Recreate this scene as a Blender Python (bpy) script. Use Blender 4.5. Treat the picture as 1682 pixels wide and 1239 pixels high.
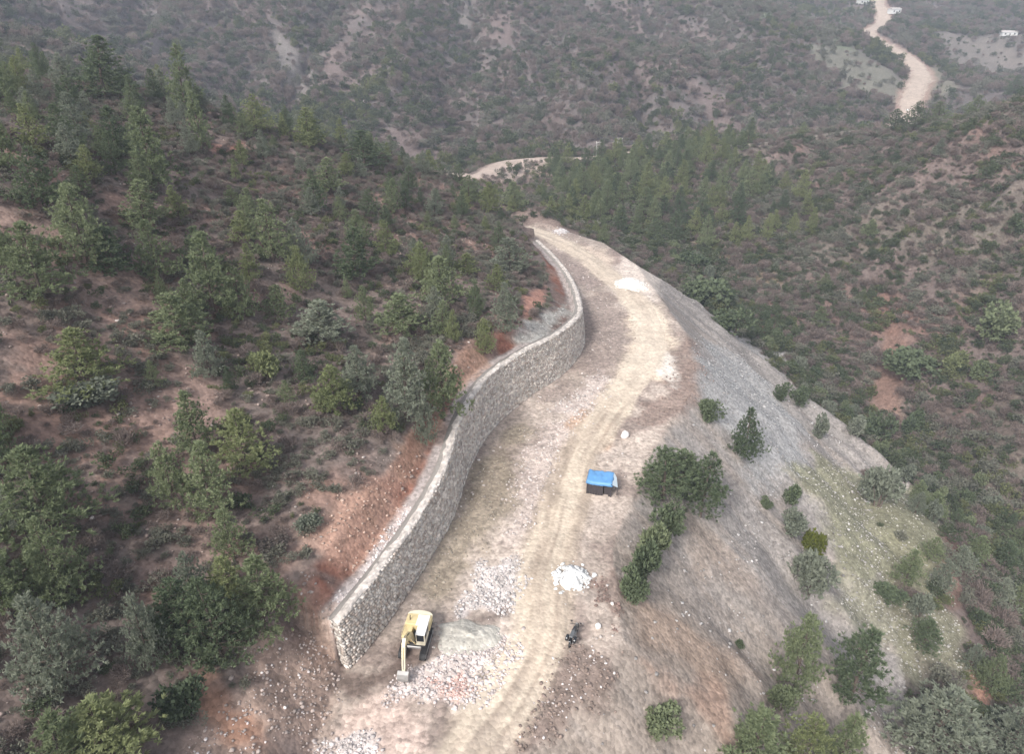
import bpy, math, random
import numpy as np
from mathutils import Vector, Matrix

scene = bpy.context.scene
for o in list(bpy.data.objects):
    bpy.data.objects.remove(o)
R = math.radians

# ------------------------------------------------------------------ camera
cam = bpy.data.cameras.new('camera')
camo = bpy.data.objects.new('camera', cam)
scene.collection.objects.link(camo)
camo.location = (0.0, 0.0, 52.0)
camo.rotation_euler = (R(90 - 27.0), 0, 0)
cam.sensor_fit = 'HORIZONTAL'
cam.sensor_width = 36.0
cam.lens = 36.0 * 1122.0 / 1682.0
cam.clip_start = 0.5
cam.clip_end = 6000.0
scene.camera = camo

# ------------------------------------------------------------------ sky, sun, exposure
SUN_EL, SUN_AZ = 42.0, 212.0          # the veiled sun stands behind the camera, to the left
world = bpy.data.worlds.new('World'); scene.world = world
world.use_nodes = True
wn = world.node_tree; wn.nodes.clear()
sky = wn.nodes.new('ShaderNodeTexSky'); sky.sky_type = 'NISHITA'
sky.sun_disc = False
sky.sun_elevation = R(SUN_EL); sky.sun_rotation = R(SUN_AZ)
sky.dust_density = 3.0; sky.air_density = 1.0; sky.ozone_density = 1.0
hs = wn.nodes.new('ShaderNodeHueSaturation'); hs.inputs['Saturation'].default_value = 0.38   # overcast
bg = wn.nodes.new('ShaderNodeBackground'); bg.inputs['Strength'].default_value = 0.13
wo = wn.nodes.new('ShaderNodeOutputWorld')
wn.links.new(sky.outputs[0], hs.inputs['Color']); wn.links.new(hs.outputs[0], bg.inputs[0]); wn.links.new(bg.outputs[0], wo.inputs[0])
sun = bpy.data.lights.new('sun', 'SUN'); sun.energy = 1.75; sun.angle = R(10); sun.color = (1.0, 0.97, 0.93)
suno = bpy.data.objects.new('sun', sun); scene.collection.objects.link(suno)
az = R(SUN_AZ)
sd_ = Vector((math.sin(az) * math.cos(R(SUN_EL)), math.cos(az) * math.cos(R(SUN_EL)), math.sin(R(SUN_EL))))
suno.rotation_euler = sd_.to_track_quat('Z', 'Y').to_euler()
suno.location = (-60, -60, 160)
vs = scene.view_settings
vs.view_transform = 'Standard'; vs.look = 'None'; vs.exposure = 1.12; vs.gamma = 1.0; vs.use_curve_mapping = False
scene.cycles.max_bounces = 6; scene.cycles.transparent_max_bounces = 4; scene.cycles.volume_bounces = 0
scene.cycles.diffuse_bounces = 4

# ------------------------------------------------------------------ tables (metres; x right, y ahead, z up; the road lies at z = 0)
T_WALL = [(-14.92,43.35,5.2),(-14.05,44.57,5.6),(-12.07,49.1,5.8),(-9.33,56.81,6.0),(-6.98,65.12,6.6),(-5.45,75.98,7.5),(-2.58,85.67,8.0),(2.6,94.74,7.8),(8.76,103.3,7.4),(13.03,113.7,6.6),(14.04,125.92,5.4),(13.37,143.55,4.0),(10.67,162.82,2.8),(7.23,180.41,1.6)]
T_PLAT = [(-1.65,24.11),(0.42,32.19),(1.32,35.2),(3.28,38.13),(7.84,42.05),(10.54,46.84),(10.89,52.34),(11.23,59.74),(13.92,66.27),(17.95,76.7),(23.18,86.19),(29.47,97.61),(32.66,106.6),(33.34,121.32),(32.2,139.7),(30.75,163.31),(24.83,183.37),(16.46,194.07),(7.04,200.9),(3.73,197.43),(-15.54,42.18),(-16.03,38.42),(-16.18,34.13),(-14.91,24.11)]
T_ROADS = {
    'main': [(-5.44,27.85,0.0),(-3.72,35.2,0.0),(-0.58,40.18,0.0),(2.27,46.84,0.0),(3.13,54.07,0.0),(5.19,61.82,0.0),(7.29,71.21,0.0),(10.11,80.45,0.0),(16.11,93.55,0.0),(23.57,109.05,0.0),(27.11,125.92,0.0),(25.9,141.6,0.0),(21.43,160.89,0.0),(13.92,182.17,0.0),(5.48,196.08,0.0)],
    'middle': [(2.0,196.0,0.4),(-10.0,215.0,0.6),(-20.0,245.0,0.8),(-24.0,275.0,1.0),(-13.24,271.63,1.0),(-2.86,301.36,1.0),(15.84,312.11,1.0),(27.81,310.89,1.2),(50.0,318.0,2.0),(66.0,330.0,3.0)],
    'far': [(202.57,380.83,-6.77),(213.71,399.24,-1.47),(226.02,419.0,4.26),(238.25,438.56,9.61),(256.27,470.23,16.7),(281.08,513.77,25.06),(289.22,551.62,33.26),(292.77,594.56,40.45),(294.08,632.47,48.78),(324.6,675.78,56.68),(341.95,714.16,65.91),(357.69,764.92,77.44),(393.74,853.82,97.73)],
    'ravine': [(43.35,218.69,-8.0),(53.13,207.19,-12.0),(62.19,188.21,-19.0),(70.8,173.05,-24.0),(79.1,153.92,-30.0),(87.17,142.54,-34.0),(94.57,130.04,-37.0),(96.78,114.71,-38.0),(95.97,99.42,-39.0)],
    'ridge': [(84.54,296.66,8.66),(98.46,297.12,9.56),(118.71,298.03,11.36),(139.5,295.42,15.05),(157.76,292.48,15.88),(168.21,286.18,18.94),(179.13,275.34,24.1),(188.34,264.93,30.08)],
}
T_CTRL = [(-33.28,28.43,10.0),(-27.48,30.8,6.5),(-22.87,32.15,4.5),(-19.17,33.51,2.5),(-38.66,38.01,13.0),(-32.11,41.43,9.5),(-24.18,43.38,7.5),(-45.17,49.3,16.0),(-37.3,53.41,13.0),(-27.31,56.83,10.5),(-51.28,61.5,22.0),(-43.65,68.67,18.5),(-33.16,75.85,15.0),(-20.33,85.07,10.5),(-58.96,77.07,30.0),(-52.09,89.34,26.5),(-41.46,103.35,22.5),(-26.88,122.62,17.0),(-10.58,143.64,11.0),(-65.36,90.73,38.0),(-64.05,116.65,34.0),(-18.88,46.79,7.0),(-17.1,54.47,8.5),(-13.62,63.42,9.0),(-9.75,79.77,9.5),(-3.77,94.49,10.0),(2.15,120.08,8.5),(6.17,152.88,5.5),(24.69,49.42,-21.0),(35.02,51.45,-24.0),(44.76,52.8,-26.0),(66.56,56.86,-32.0),(40.04,72.13,-22.0),(39.18,81.57,-19.0),(53.97,102.29,-20.0),(60.55,86.74,-23.5),(73.86,89.61,-26.0),(65.84,75.31,-26.5),(52.51,69.35,-25.0),(84.76,81.06,-38.0),(98.09,112.7,-38.0),(99.14,132.74,-38.0),(93.52,149.3,-34.5),(81.14,163.99,-28.0),(67.5,181.3,-21.0),(57.07,207.24,-13.0),(41.74,220.91,-8.0),(61.07,113.39,-22.0),(111.44,127.63,-25.0),(114.16,151.69,-22.0),(109.59,175.27,-15.0),(105.1,206.7,-7.0),(106.22,264.92,0.0),(136.12,174.26,-6.0),(33.59,238.01,-3.0),(40.96,298.41,1.0),(12.2,233.94,0.0),(57.69,251.93,-4.0),(83.08,264.92,0.0),(70.93,217.21,-10.0),(-91.45,131.88,42.1),(-79.53,145.39,39.97),(-68.32,160.33,36.25),(-49.54,170.92,28.42),(-33.88,178.27,23.02),(-13.36,188.0,13.48),(149.91,208.1,19.89),(183.64,263.35,29.2),(161.52,290.59,16.58),(116.59,299.08,11.22),(73.41,295.39,3.98),(-38.33,313.66,-4.24),(-86.4,365.96,10.3),(-151.32,419.29,26.87),(-239.95,469.31,47.94),(-329.8,502.34,68.71),(-120.21,548.0,70.23),(-102.68,451.5,35.01),(27.34,593.67,71.74),(23.14,484.53,33.76),(19.46,392.48,7.28),(161.75,593.67,71.74),(140.78,484.53,33.76),(119.99,397.78,6.68),(214.23,468.3,23.94),(196.8,420.59,7.4),(192.27,525.18,47.45),(-389.77,612.61,108.91),(33.65,761.75,137.29),(-235.83,709.28,122.43),(265.91,739.46,71.52),(281.49,631.33,46.53),(237.16,438.22,8.96),(282.34,513.77,25.06),(293.67,551.62,33.26),(288.98,626.87,48.8),(336.52,702.82,65.69),(352.35,753.5,77.06),(427.09,932.76,120.49),(324.71,522.75,20.67),(389.77,568.42,22.19),(449.73,672.86,50.96),(539.68,822.0,79.34),(365.27,636.92,46.48),(674.6,1049.35,129.05),(255.97,945.71,145.91),(-105.0,240.0,20.0),(-60.0,240.0,6.0),(-20.0,240.0,0.0),(-150.0,210.0,42.0),(-150.0,270.0,30.0),(-60.0,290.0,-4.0),(-200.0,330.0,45.0),(200.0,380.0,3.0),(130.0,365.0,-1.0),(260.0,390.0,10.0),(330.0,300.0,30.0),(330.0,200.0,24.0),(220.0,120.0,-10.0),(150.0,80.0,-40.0),(-60.0,20.0,16.0),(-110.0,60.0,36.0),(-160.0,120.0,52.0),(0.0,10.0,0.0),(60.0,20.0,-34.0),(-30.0,5.0,4.0),(-400.0,400.0,80.0),(500.0,600.0,90.0),(-500.0,800.0,180.0),(0.0,1000.0,220.0),(600.0,1100.0,160.0),(120.0,560.0,48.0),(100.0,480.0,46.0),(250.0,450.0,18.0)]
T_PATCH = {
    'mid_nn': [(-14.2,267.9),(-10.9,294.1),(-2.9,307.4),(10.8,322.6),(28.4,334.7),(26.4,302.7),(16.7,303.0),(7.2,287.0),(-3.8,271.7)],
    'wallrub_oo': [(-15.0,45.8),(-13.8,48.4),(-11.9,55.1),(-10.5,58.4),(-11.4,59.3),(-13.0,56.0),(-14.6,49.5),(-16.2,45.2)],
    'pale_rubble_a': [(-4.4,56.9),(0.6,58.3),(1.3,54.1),(-0.7,49.9),(-4.6,49.6),(-5.5,51.9)],
    'pink_rubble_c': [(-10.9,42.0),(-7.9,44.4),(-2.9,46.1),(1.1,47.9),(0.8,44.1),(-2.7,40.2),(-7.5,40.5),(-10.7,40.2)],
    'red_rubble_d': [(-7.4,42.4),(-4.5,42.7),(-3.5,40.5),(-6.4,40.0)],
    'cream_e': [(-14.1,40.2),(-8.1,40.8),(-6.7,35.1),(-15.5,34.1),(-14.7,37.3)],
    'pale_rubble_f': [(-15.0,36.2),(-11.5,37.8),(-10.4,34.1),(-16.2,33.3)],
    'sand_g': [(-7.2,47.5),(-5.4,48.9),(-2.7,48.8),(-1.3,47.2),(-2.6,45.5),(-5.8,45.6)],
    'brown_h': [(3.2,42.4),(6.3,46.1),(9.5,45.1),(8.5,40.5),(4.6,38.0),(1.3,35.9)],
    'brown_h2': [(8.0,54.6),(10.8,54.1),(11.1,49.4),(9.9,47.6),(8.8,50.6)],
    'pale_k': [(1.1,71.1),(2.4,79.5),(7.2,87.9),(13.2,97.7),(15.4,95.5),(7.6,80.4),(5.0,71.3),(2.8,64.2),(-0.1,61.7)],
    'pale_k2': [(4.5,88.1),(8.6,94.6),(15.0,104.3),(16.1,100.9),(10.0,89.5)],
    'orange_l': [(8.0,86.2),(10.7,91.5),(12.3,89.6),(9.5,83.6)],
    'orange_l2': [(12.1,79.7),(13.5,87.8),(14.9,87.8),(13.4,79.6)],
    'cream_m': [(23.4,129.2),(31.5,136.1),(29.5,117.1),(26.3,106.5),(26.2,98.7),(22.3,101.8),(15.3,87.9),(13.1,87.8),(19.9,106.4)],
    'cream_n': [(18.9,182.2),(25.7,170.9),(24.9,158.9),(19.2,160.6)],
    'olive_o': [(-9.0,54.1),(-6.9,64.0),(-4.9,75.2),(-1.0,85.4),(2.6,88.0),(0.7,76.6),(-0.1,65.1),(-4.8,57.9),(-7.4,50.7)],
    'brown_p': [(13.0,117.0),(16.0,136.1),(23.6,139.6),(22.1,117.0),(16.2,102.1),(11.0,101.1),(8.8,97.6),(4.7,93.5),(10.3,104.2)],
    'brown_p2': [(10.3,176.7),(14.9,173.6),(19.9,147.6),(16.1,143.6),(12.5,161.1)],
    'brown_q': [(27.9,106.5),(34.9,119.7),(33.6,105.9),(25.9,90.3),(20.5,86.1),(19.0,87.8),(24.1,95.4)],
    'brown_r': [(26.0,179.3),(36.6,200.5),(30.0,158.5),(25.2,161.2)],
    'red_s': [(-19.7,50.3),(-17.4,56.2),(-13.6,63.1),(-10.8,67.2),(-12.2,57.0),(-14.2,50.7),(-17.1,48.3)],
    'red_t': [(1.6,117.8),(6.6,130.9),(6.6,118.7),(2.2,108.2)],
    'grey_t': [(0.9,99.4),(4.7,110.9),(10.7,126.7),(10.6,117.8),(4.3,100.5)],
    'cut_u': [(-22.8,32.0),(-21.6,37.5),(-19.4,42.9),(-19.0,47.3),(-16.2,44.9),(-15.3,42.0),(-15.7,35.2)],
    'red_u': [(-24.5,37.0),(-22.2,35.4),(-20.1,35.3),(-17.3,34.5),(-21.7,32.5)],
    'orange_v': [(12.5,54.3),(19.4,54.8),(26.6,51.8),(20.9,47.4),(12.5,48.1)],
    'orange_v2': [(21.9,70.1),(25.7,71.9),(29.9,64.9),(22.9,63.3)],
    'orange_v3': [(12.1,45.9),(20.7,46.6),(19.8,43.3),(14.8,43.0)],
    'grey_w': [(40.8,131.4),(53.7,139.4),(56.9,114.3),(49.9,94.5),(36.8,84.7),(35.8,92.6),(30.4,97.1)],
    'grey_w2': [(62.8,177.2),(79.4,163.1),(80.1,155.1),(71.0,158.0),(55.3,149.3)],
    'grass_x': [(54.3,103.7),(66.5,105.9),(92.4,122.4),(74.6,90.2),(67.0,78.2),(58.3,77.9),(48.8,77.3),(49.5,83.6),(44.5,88.9)],
    'grass_x2': [(42.3,70.1),(50.2,75.9),(65.9,75.4),(64.5,65.6),(55.2,65.5),(48.8,67.8)],
    'red_y': [(77.9,97.6),(87.2,106.2),(68.0,76.9),(65.6,75.8)],
    'red_z': [(101.7,175.8),(107.5,177.2),(103.7,160.4),(97.6,147.8),(93.7,150.1)],
    'red_z2': [(98.1,188.2),(111.5,178.3),(114.6,163.6),(101.4,174.9)],
    'red_z3': [(65.6,69.2),(66.7,65.3),(65.7,61.3),(62.5,62.1)],
    'pale_aa': [(93.7,291.3),(101.4,288.3),(85.3,241.0),(78.5,242.9)],
    'pale_pp': [(23.8,110.2),(27.3,117.1),(27.9,109.2),(26.5,97.5),(24.7,103.9)],
    'pale_qq': [(24.1,158.7),(39.9,192.2),(34.4,149.7),(29.6,136.1),(23.5,143.5)],
    'red_rr': [(-14.8,54.1),(-13.1,59.1),(-10.8,66.8),(-7.5,81.7),(-4.6,91.4),(-7.1,88.9),(-10.7,73.8),(-13.0,63.2)],
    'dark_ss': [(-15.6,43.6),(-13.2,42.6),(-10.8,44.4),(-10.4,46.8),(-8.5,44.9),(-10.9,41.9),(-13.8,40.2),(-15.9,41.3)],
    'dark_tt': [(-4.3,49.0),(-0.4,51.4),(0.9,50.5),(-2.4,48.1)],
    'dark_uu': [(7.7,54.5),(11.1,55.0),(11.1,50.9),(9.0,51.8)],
    'olive_bb': [(59.6,219.2),(86.9,217.6),(81.7,194.2),(63.2,200.2)],
    'field_cc': [(205.5,513.5),(229.5,509.1),(258.1,493.5),(238.1,448.6),(211.7,461.0)],
    'field_dd': [(364.3,635.3),(457.1,685.1),(393.5,576.1),(321.4,550.3)],
    'field_ee': [(306.3,553.4),(313.2,526.0),(262.6,441.4),(250.1,450.8)],
    'scree_ff': [(-155.1,498.5),(-150.0,499.8),(-116.8,413.0),(-128.4,417.5)],
    'scree_gg': [(-40.0,596.4),(-32.8,608.1),(-28.9,552.2),(-35.7,541.8)],
    'green_hh': [(167.9,588.7),(320.2,731.2),(296.8,621.3),(232.2,516.1),(206.3,528.9)],
    'pink_ii': [(-61.3,81.9),(-59.4,85.5),(-50.3,84.9),(-45.7,83.6),(-47.0,78.5),(-55.1,76.3)],
    'pink_jj': [(-35.8,95.4),(-30.0,99.3),(-32.0,90.2)],
    'red_kk': [(-58.9,138.1),(-54.8,145.8),(-53.4,141.4),(-56.7,134.8)],
    'pink_ll': [(-42.2,65.3),(-39.1,73.2),(-27.5,63.8),(-26.2,57.1),(-28.6,48.8),(-35.3,52.6)],
}
T_PLANTS = [
    ('pine', -27.3, 29.7, 6.3, 7.3, 1, 'large light green pine cut by the bottom edge, in the lower left corner'),
    ('pine', -29.1, 28.1, 6.5, 4.4, 0, 'pine at the bottom left, left neighbour of the large light green one'),
    ('pine', -27.9, 37.0, 7.4, 3.5, 2, 'slim grey-green pine left of the dark thicket above the bottom cut slope'),
    ('pine', -26.7, 39.5, 6.9, 5.4, 3, 'leftmost dark pine of the thicket left of the wall end'),
    ('pine', -23.6, 39.1, 9.2, 6.2, 3, 'lowest and widest dark pine of the thicket left of the wall end'),
    ('pine', -21.3, 42.7, 7.9, 6.3, 0, 'rightmost pine of the thicket left of the wall end'),
    ('pine', -24.0, 43.6, 5.7, 4.7, 1, 'yellowish pine in the middle of the thicket left of the wall end'),
    ('pine', -32.4, 33.9, 9.1, 5.5, 2, 'tall grey-green pine above the large light green one in the lower left'),
    ('pine', -35.7, 40.6, 8.1, 5.1, 0, 'pointed green pine near the left edge, right above the tall grey-green one'),
    ('pine', -37.7, 37.5, 6.8, 4.6, 0, 'pine half cut by the left edge, beside the pointed green pine'),
    ('bush', -24.4, 34.4, 3.7, 3.9, 3, 'dark green bush at the foot of the pine thicket, lower left'),
    ('pine', -39.3, 45.7, 9.0, 8.6, 0, 'broad round-topped pine near the left edge, widest on the lower left slope'),
    ('pine', -42.1, 45.6, 3.9, 3.8, 2, 'short grey-green pine on the left edge beside the broad round-topped one'),
    ('pine', -28.6, 52.3, 8.4, 5.6, 0, 'right one of two pointed pines side by side on the lower left slope'),
    ('pine', -32.0, 52.5, 7.8, 3.8, 0, 'left one of two pointed pines side by side on the lower left slope'),
    ('pine', -32.9, 60.2, 7.2, 5.1, 0, 'pine directly above the two pointed pines on the lower left slope'),
    ('pine', -27.6, 58.8, 7.4, 6.3, 1, 'bushy yellowish pine right above the two pointed pines, lower left slope'),
    ('pine', -44.5, 63.2, 7.0, 8.0, 1, 'broad light green pine alone amid bare soil on the left slope'),
    ('bush', -43.9, 61.3, 2.9, 6.9, 2, 'grey-blue bush at the foot of the broad light green pine'),
    ('pine', -39.7, 75.0, 7.3, 7.0, 0, 'rounded pine with bare pinkish soil to its left, middle of left slope'),
    ('pine', -39.5, 84.7, 11.0, 8.1, 0, 'tall pine behind and above the rounded one, middle of left slope'),
    ('pine', -36.3, 85.4, 7.3, 5.3, 0, 'narrower pine touching the right side of the tall middle one'),
    ('pine', -52.6, 72.3, 8.9, 7.5, 0, 'large pine above bare pink soil near the left edge'),
    ('pine', -52.8, 82.3, 9.9, 8.0, 0, 'large pine right of the one near the left edge, upper left slope'),
    ('pine', -56.7, 73.5, 6.9, 3.7, 0, 'pine cut by the left edge above the bare pink soil'),
    ('pine', -50.0, 82.7, 6.4, 5.8, 3, 'dark pine on the right flank of the large upper left one'),
    ('pine', -46.3, 86.0, 8.4, 5.2, 0, 'slim pine between the large upper left one and the tall middle one'),
    ('bush', -29.9, 74.4, 3.9, 4.6, 1, 'round light green bush on the middle of the left slope'),
    ('pine', -20.8, 70.0, 6.8, 5.2, 1, 'light green pine low on the slope, left of the pair above the wall'),
    ('pine', -26.4, 87.2, 6.4, 9.8, 2, 'wide pale grey-green pine on the middle of the left slope'),
    ('pine', -36.7, 101.8, 9.7, 5.8, 0, 'slim pine on the upper middle of the left slope'),
    ('pine', -25.3, 106.1, 8.4, 7.1, 3, 'compact dark green pine on the upper middle of the left slope'),
    ('pine', -33.0, 103.1, 8.0, 5.2, 2, 'grey-green pine left of the compact dark green one'),
    ('pine', -41.3, 102.9, 5.2, 4.5, 1, 'small yellowish pine above the tall middle one'),
    ('pine', -47.3, 53.4, 6.7, 3.7, 0, 'pine cut by the left edge, above the broad round-topped one'),
    ('pine', -54.9, 106.8, 12.2, 7.5, 0, 'tall pointed pine below the skyline of the left hill'),
    ('pine', -79.6, 144.2, 11.6, 11.4, 3, 'dark broad pine standing highest on the left hill skyline'),
    ('pine', -67.2, 150.7, 13.4, 6.6, 0, 'slim pine on the left hill skyline, right of the dark broad one'),
    ('pine', -57.5, 132.5, 12.5, 5.0, 0, 'slim pine just below the skyline, right of the tall pointed one'),
    ('pine', -59.1, 86.5, 7.5, 7.3, 3, 'dark dense pine on the upper left, below the skyline'),
    ('pine', -58.6, 97.0, 5.3, 3.9, 1, 'small yellow-green pine between the dark dense one and the tall pointed one'),
    ('pine', -84.0, 120.8, 9.9, 5.5, 0, 'pine cut by the left edge at the skyline'),
    ('pine', -63.7, 88.8, 7.5, 4.2, 0, 'pine cut by the left edge below the skyline'),
    ('pine', -68.7, 113.6, 7.4, 5.6, 2, 'grey-green pine below the skyline at upper left'),
    ('pine', -62.4, 112.3, 8.2, 5.6, 3, 'deep green pine left of the tall pointed one'),
    ('pine', -55.9, 157.7, 7.8, 8.3, 1, 'small light green pine on the skyline, middle of the left hill'),
    ('pine', -46.6, 163.9, 8.7, 8.7, 1, 'small light green pine on the skyline where the left hill drops'),
    ('pine', -37.0, 139.6, 7.1, 6.4, 0, 'small pine under the skyline above the deep green one'),
    ('pine', -36.9, 129.1, 7.9, 5.5, 3, 'small deep green pine on the upper middle of the left slope'),
    ('pine', -51.6, 95.4, 6.5, 6.2, 0, 'pine at the foot of the tall pointed one'),
    ('pine', -49.4, 101.1, 5.2, 3.4, 1, 'small yellowish pine right below the tall pointed one'),
    ('pine', -34.1, 163.3, 8.3, 13.0, 3, 'wide dark green pine on the skyline of the left hill spur'),
    ('pine', -16.3, 92.8, 6.9, 7.9, 0, 'rounded pine above the wall, upper one of the slope beside the bend'),
    ('pine', -11.4, 103.6, 8.5, 7.7, 0, 'pine above the wall bend, right of the rounded one'),
    ('pine', -16.1, 114.9, 5.9, 6.2, 1, 'light green pine high above the wall bend'),
    ('pine', -8.5, 120.4, 4.2, 4.7, 1, 'small light green pine high above the wall bend'),
    ('pine', -0.4, 131.8, 7.3, 7.1, 2, 'pale grey-green pine nearest the far end of the wall'),
    ('pine', -1.1, 98.9, 8.6, 4.6, 2, 'pale slim pine behind the red bank at the wall bend'),
    ('pine', -4.1, 92.7, 5.7, 3.8, 1, 'small light green pine right behind the wall at its bend'),
    ('pine', -8.7, 92.3, 5.2, 2.5, 1, 'very slim pine left of the wall bend'),
    ('pine', -12.7, 71.5, 11.0, 6.3, 2, 'tall grey-green pine right behind the middle of the wall, left of a pair'),
    ('pine', -8.7, 75.5, 11.6, 6.2, 0, 'tall green pine right behind the middle of the wall, right of a pair'),
    ('pine', -15.1, 68.6, 4.5, 3.7, 1, 'small yellow-green pine at the foot of the tall pair behind the wall'),
    ('pine', -10.4, 70.0, 7.1, 3.1, 2, 'thin pale pine at the foot of the tall pair, next to the wall'),
    ('bush', -19.5, 52.3, 1.8, 3.0, 2, 'grey-green bush at the edge of the red bank behind the wall'),
    ('bush', -22.3, 49.6, 1.4, 2.9, 5, 'brownish bush left of the red bank behind the wall'),
    ('pine', -5.5, 171.1, 7.8, 6.9, 1, 'pale green pine in front of the distant bend of the road'),
    ('pine', -10.7, 170.8, 7.0, 6.8, 0, 'pine on the spur, left of the distant bend of the road'),
    ('pine', 0.8, 217.0, 8.0, 8.1, 0, 'green pine in front of the distant bend, right of the pale one'),
    ('bush', 56.6, 184.4, 8.2, 16.1, 3, 'wide dark green bush at the foot of the grey scree beyond the road'),
    ('bush', 54.9, 157.8, 6.3, 11.0, 3, 'dark green bush right below the wide one at the scree foot'),
    ('pine', 36.3, 89.6, 8.8, 5.9, 3, 'dark upright small tree alone on the grey scree slope'),
    ('bush', 31.5, 93.2, 3.6, 5.0, 3, 'dark leaning bush beside the upright tree on the grey scree'),
    ('pine', 19.4, 71.3, 8.1, 6.7, 3, 'left tree of the dense green cluster on the road edge'),
    ('pine', 25.0, 72.4, 10.3, 6.3, 3, 'right tree of the dense green cluster on the road edge'),
    ('pine', 23.0, 75.8, 6.1, 7.0, 3, 'rear tree of the dense green cluster on the road edge'),
    ('bush', 18.9, 65.8, 4.4, 4.6, 3, 'topmost bush of the row running down the embankment edge'),
    ('bush', 16.4, 61.0, 5.1, 5.1, 0, 'second bush from the top of the row on the embankment edge'),
    ('bush', 14.6, 56.8, 5.6, 4.4, 3, 'third bush from the top of the row on the embankment edge'),
    ('bush', 12.6, 52.6, 4.5, 3.9, 3, 'lowest bush of the row on the embankment edge'),
    ('bush', 14.1, 41.0, 2.7, 4.0, 0, 'lone round green bush on the lower embankment at the bottom'),
    ('bush', 26.2, 55.9, 1.1, 1.3, 3, 'tiny dark bush alone on the lower scree'),
    ('bush', 37.7, 81.5, 2.0, 2.4, 3, 'small dark bush at the lower edge of the scree, left of a pair'),
    ('bush', 43.3, 85.4, 3.4, 4.0, 3, 'dark bush at the lower edge of the scree, right of a pair'),
    ('bush', 44.6, 78.0, 6.1, 3.6, 4, 'bright yellow-green bush beside the grassy terrace'),
    ('bush', 40.7, 78.2, 4.1, 5.3, 2, 'grey-green bush left of the bright yellow-green one'),
    ('bush', 41.2, 71.5, 6.8, 7.2, 2, 'large rounded grey bush below the bright yellow-green one'),
    ('pine', 32.5, 54.0, 11.9, 6.7, 0, 'left one of two pointed pines below the grassy terrace'),
    ('pine', 40.9, 55.9, 12.2, 6.8, 3, 'right darker one of two pointed pines below the grassy terrace'),
    ('bush', 28.6, 49.0, 3.4, 3.6, 0, 'small bush at the foot of the left pointed pine, lower right'),
    ('pine', 22.3, 40.3, 8.0, 6.6, 0, 'leftmost of the pines along the bottom edge at lower right'),
    ('pine', 29.2, 43.0, 8.8, 6.4, 1, 'second pine from the left along the bottom edge, lower right'),
    ('pine', 35.3, 46.8, 8.7, 5.0, 0, 'third pine from the left along the bottom edge, lower right'),
    ('pine', 50.5, 53.4, 11.9, 11.6, 2, 'largest grey-green pine at lower right, below the terrace'),
    ('pine', 63.0, 55.4, 9.2, 8.9, 2, 'grey-green pine in the lower right corner'),
    ('bush', 64.5, 97.2, 8.3, 8.1, 2, 'round grey bush at the upper rim of the grassy terrace'),
    ('bush', 85.5, 121.7, 4.5, 4.6, 2, 'small grey bush right of the round one at the terrace rim'),
    ('bush', 92.0, 122.9, 4.2, 4.3, 2, 'second small grey bush at the terrace rim, further right'),
    ('bush', 59.9, 73.7, 4.7, 4.0, 2, 'grey-green bush on the lower edge of the grassy terrace'),
    ('bush', 55.6, 75.6, 2.0, 5.6, 3, 'low dark bush on the lower edge of the grassy terrace'),
    ('bush', 76.4, 98.9, 5.0, 3.0, 2, 'narrow grey bush standing on the grassy terrace, right part'),
    ('bush', 97.7, 143.9, 7.0, 6.9, 3, 'dark green bush below the red scar on the right slope'),
    ('bush', 89.5, 142.4, 8.5, 7.5, 3, 'dark green bush left of the one below the red scar'),
    ('bush', 77.4, 131.2, 5.0, 5.8, 2, 'grey bush at the ravine left of the red scar'),
    ('bush', 104.1, 159.7, 7.5, 15.1, 3, 'wide dark bush right of the red scar on the right slope'),
    ('bush', 111.3, 155.2, 6.2, 7.4, 1, 'light yellow-green bush on the right slope beside the wide dark one'),
    ('bush', 121.3, 158.2, 8.7, 11.5, 0, 'green bush near the right edge of the right slope'),
    ('bush', 115.7, 149.8, 5.1, 6.8, 0, 'small green bush near the right edge, lower of two'),
    ('bush', 54.8, 121.6, 3.7, 4.0, 3, 'left bush of a small clump on the outer scree'),
    ('bush', 65.5, 136.8, 4.7, 5.0, 3, 'right bush of a small clump on the outer scree'),
    ('bush', 59.9, 113.6, 4.7, 3.8, 2, 'grey bush between the scree and the grassy terrace'),
    ('bush', 56.1, 202.5, 6.4, 9.4, 3, 'dark bush above the wide dark green one at the scree foot'),
    ('pine', 160.5, 288.5, 10.7, 10.2, 3, 'dark tree on the right ridge crest in front of the far road end'),
    ('pine', 166.7, 283.9, 9.1, 9.6, 0, 'green tree on the right ridge crest, right of the far road end'),
    ('pine', 154.2, 291.2, 8.4, 8.9, 3, 'dark tree on the right ridge crest, left of the far road end'),
    ('pine', 174.6, 274.7, 7.9, 8.7, 0, 'green tree on the right ridge crest, well right of the far road'),
    ('pine', 289.6, 426.2, 12.4, 10.6, 3, 'dark tree on the skyline of the right ridge at the right edge'),
]
T_SPOT = {'excavator': (-9.03, 45.96), 'hut': (11.08, 70.39), 'motorbike': (5.88, 46.84), 'heap_white_near': (6.21, 54.92), 'heap_white_far': (27.08, 148.37), 'heap_sand': (-4.14, 46.86), 'block': (16.07, 82.97), 'heap_small_far': (14.19, 194.12), 'pole_a': (36.63, 308.44), 'pole_b': (46.22, 312.72), 'house_a': (347.90, 705.22), 'house_b': (424.03, 653.55), 'house_c': (333.35, 741.04), 'heap_far_road': (235.78, 434.69), 'boulder_a': (8.37, 48.24)}

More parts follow.
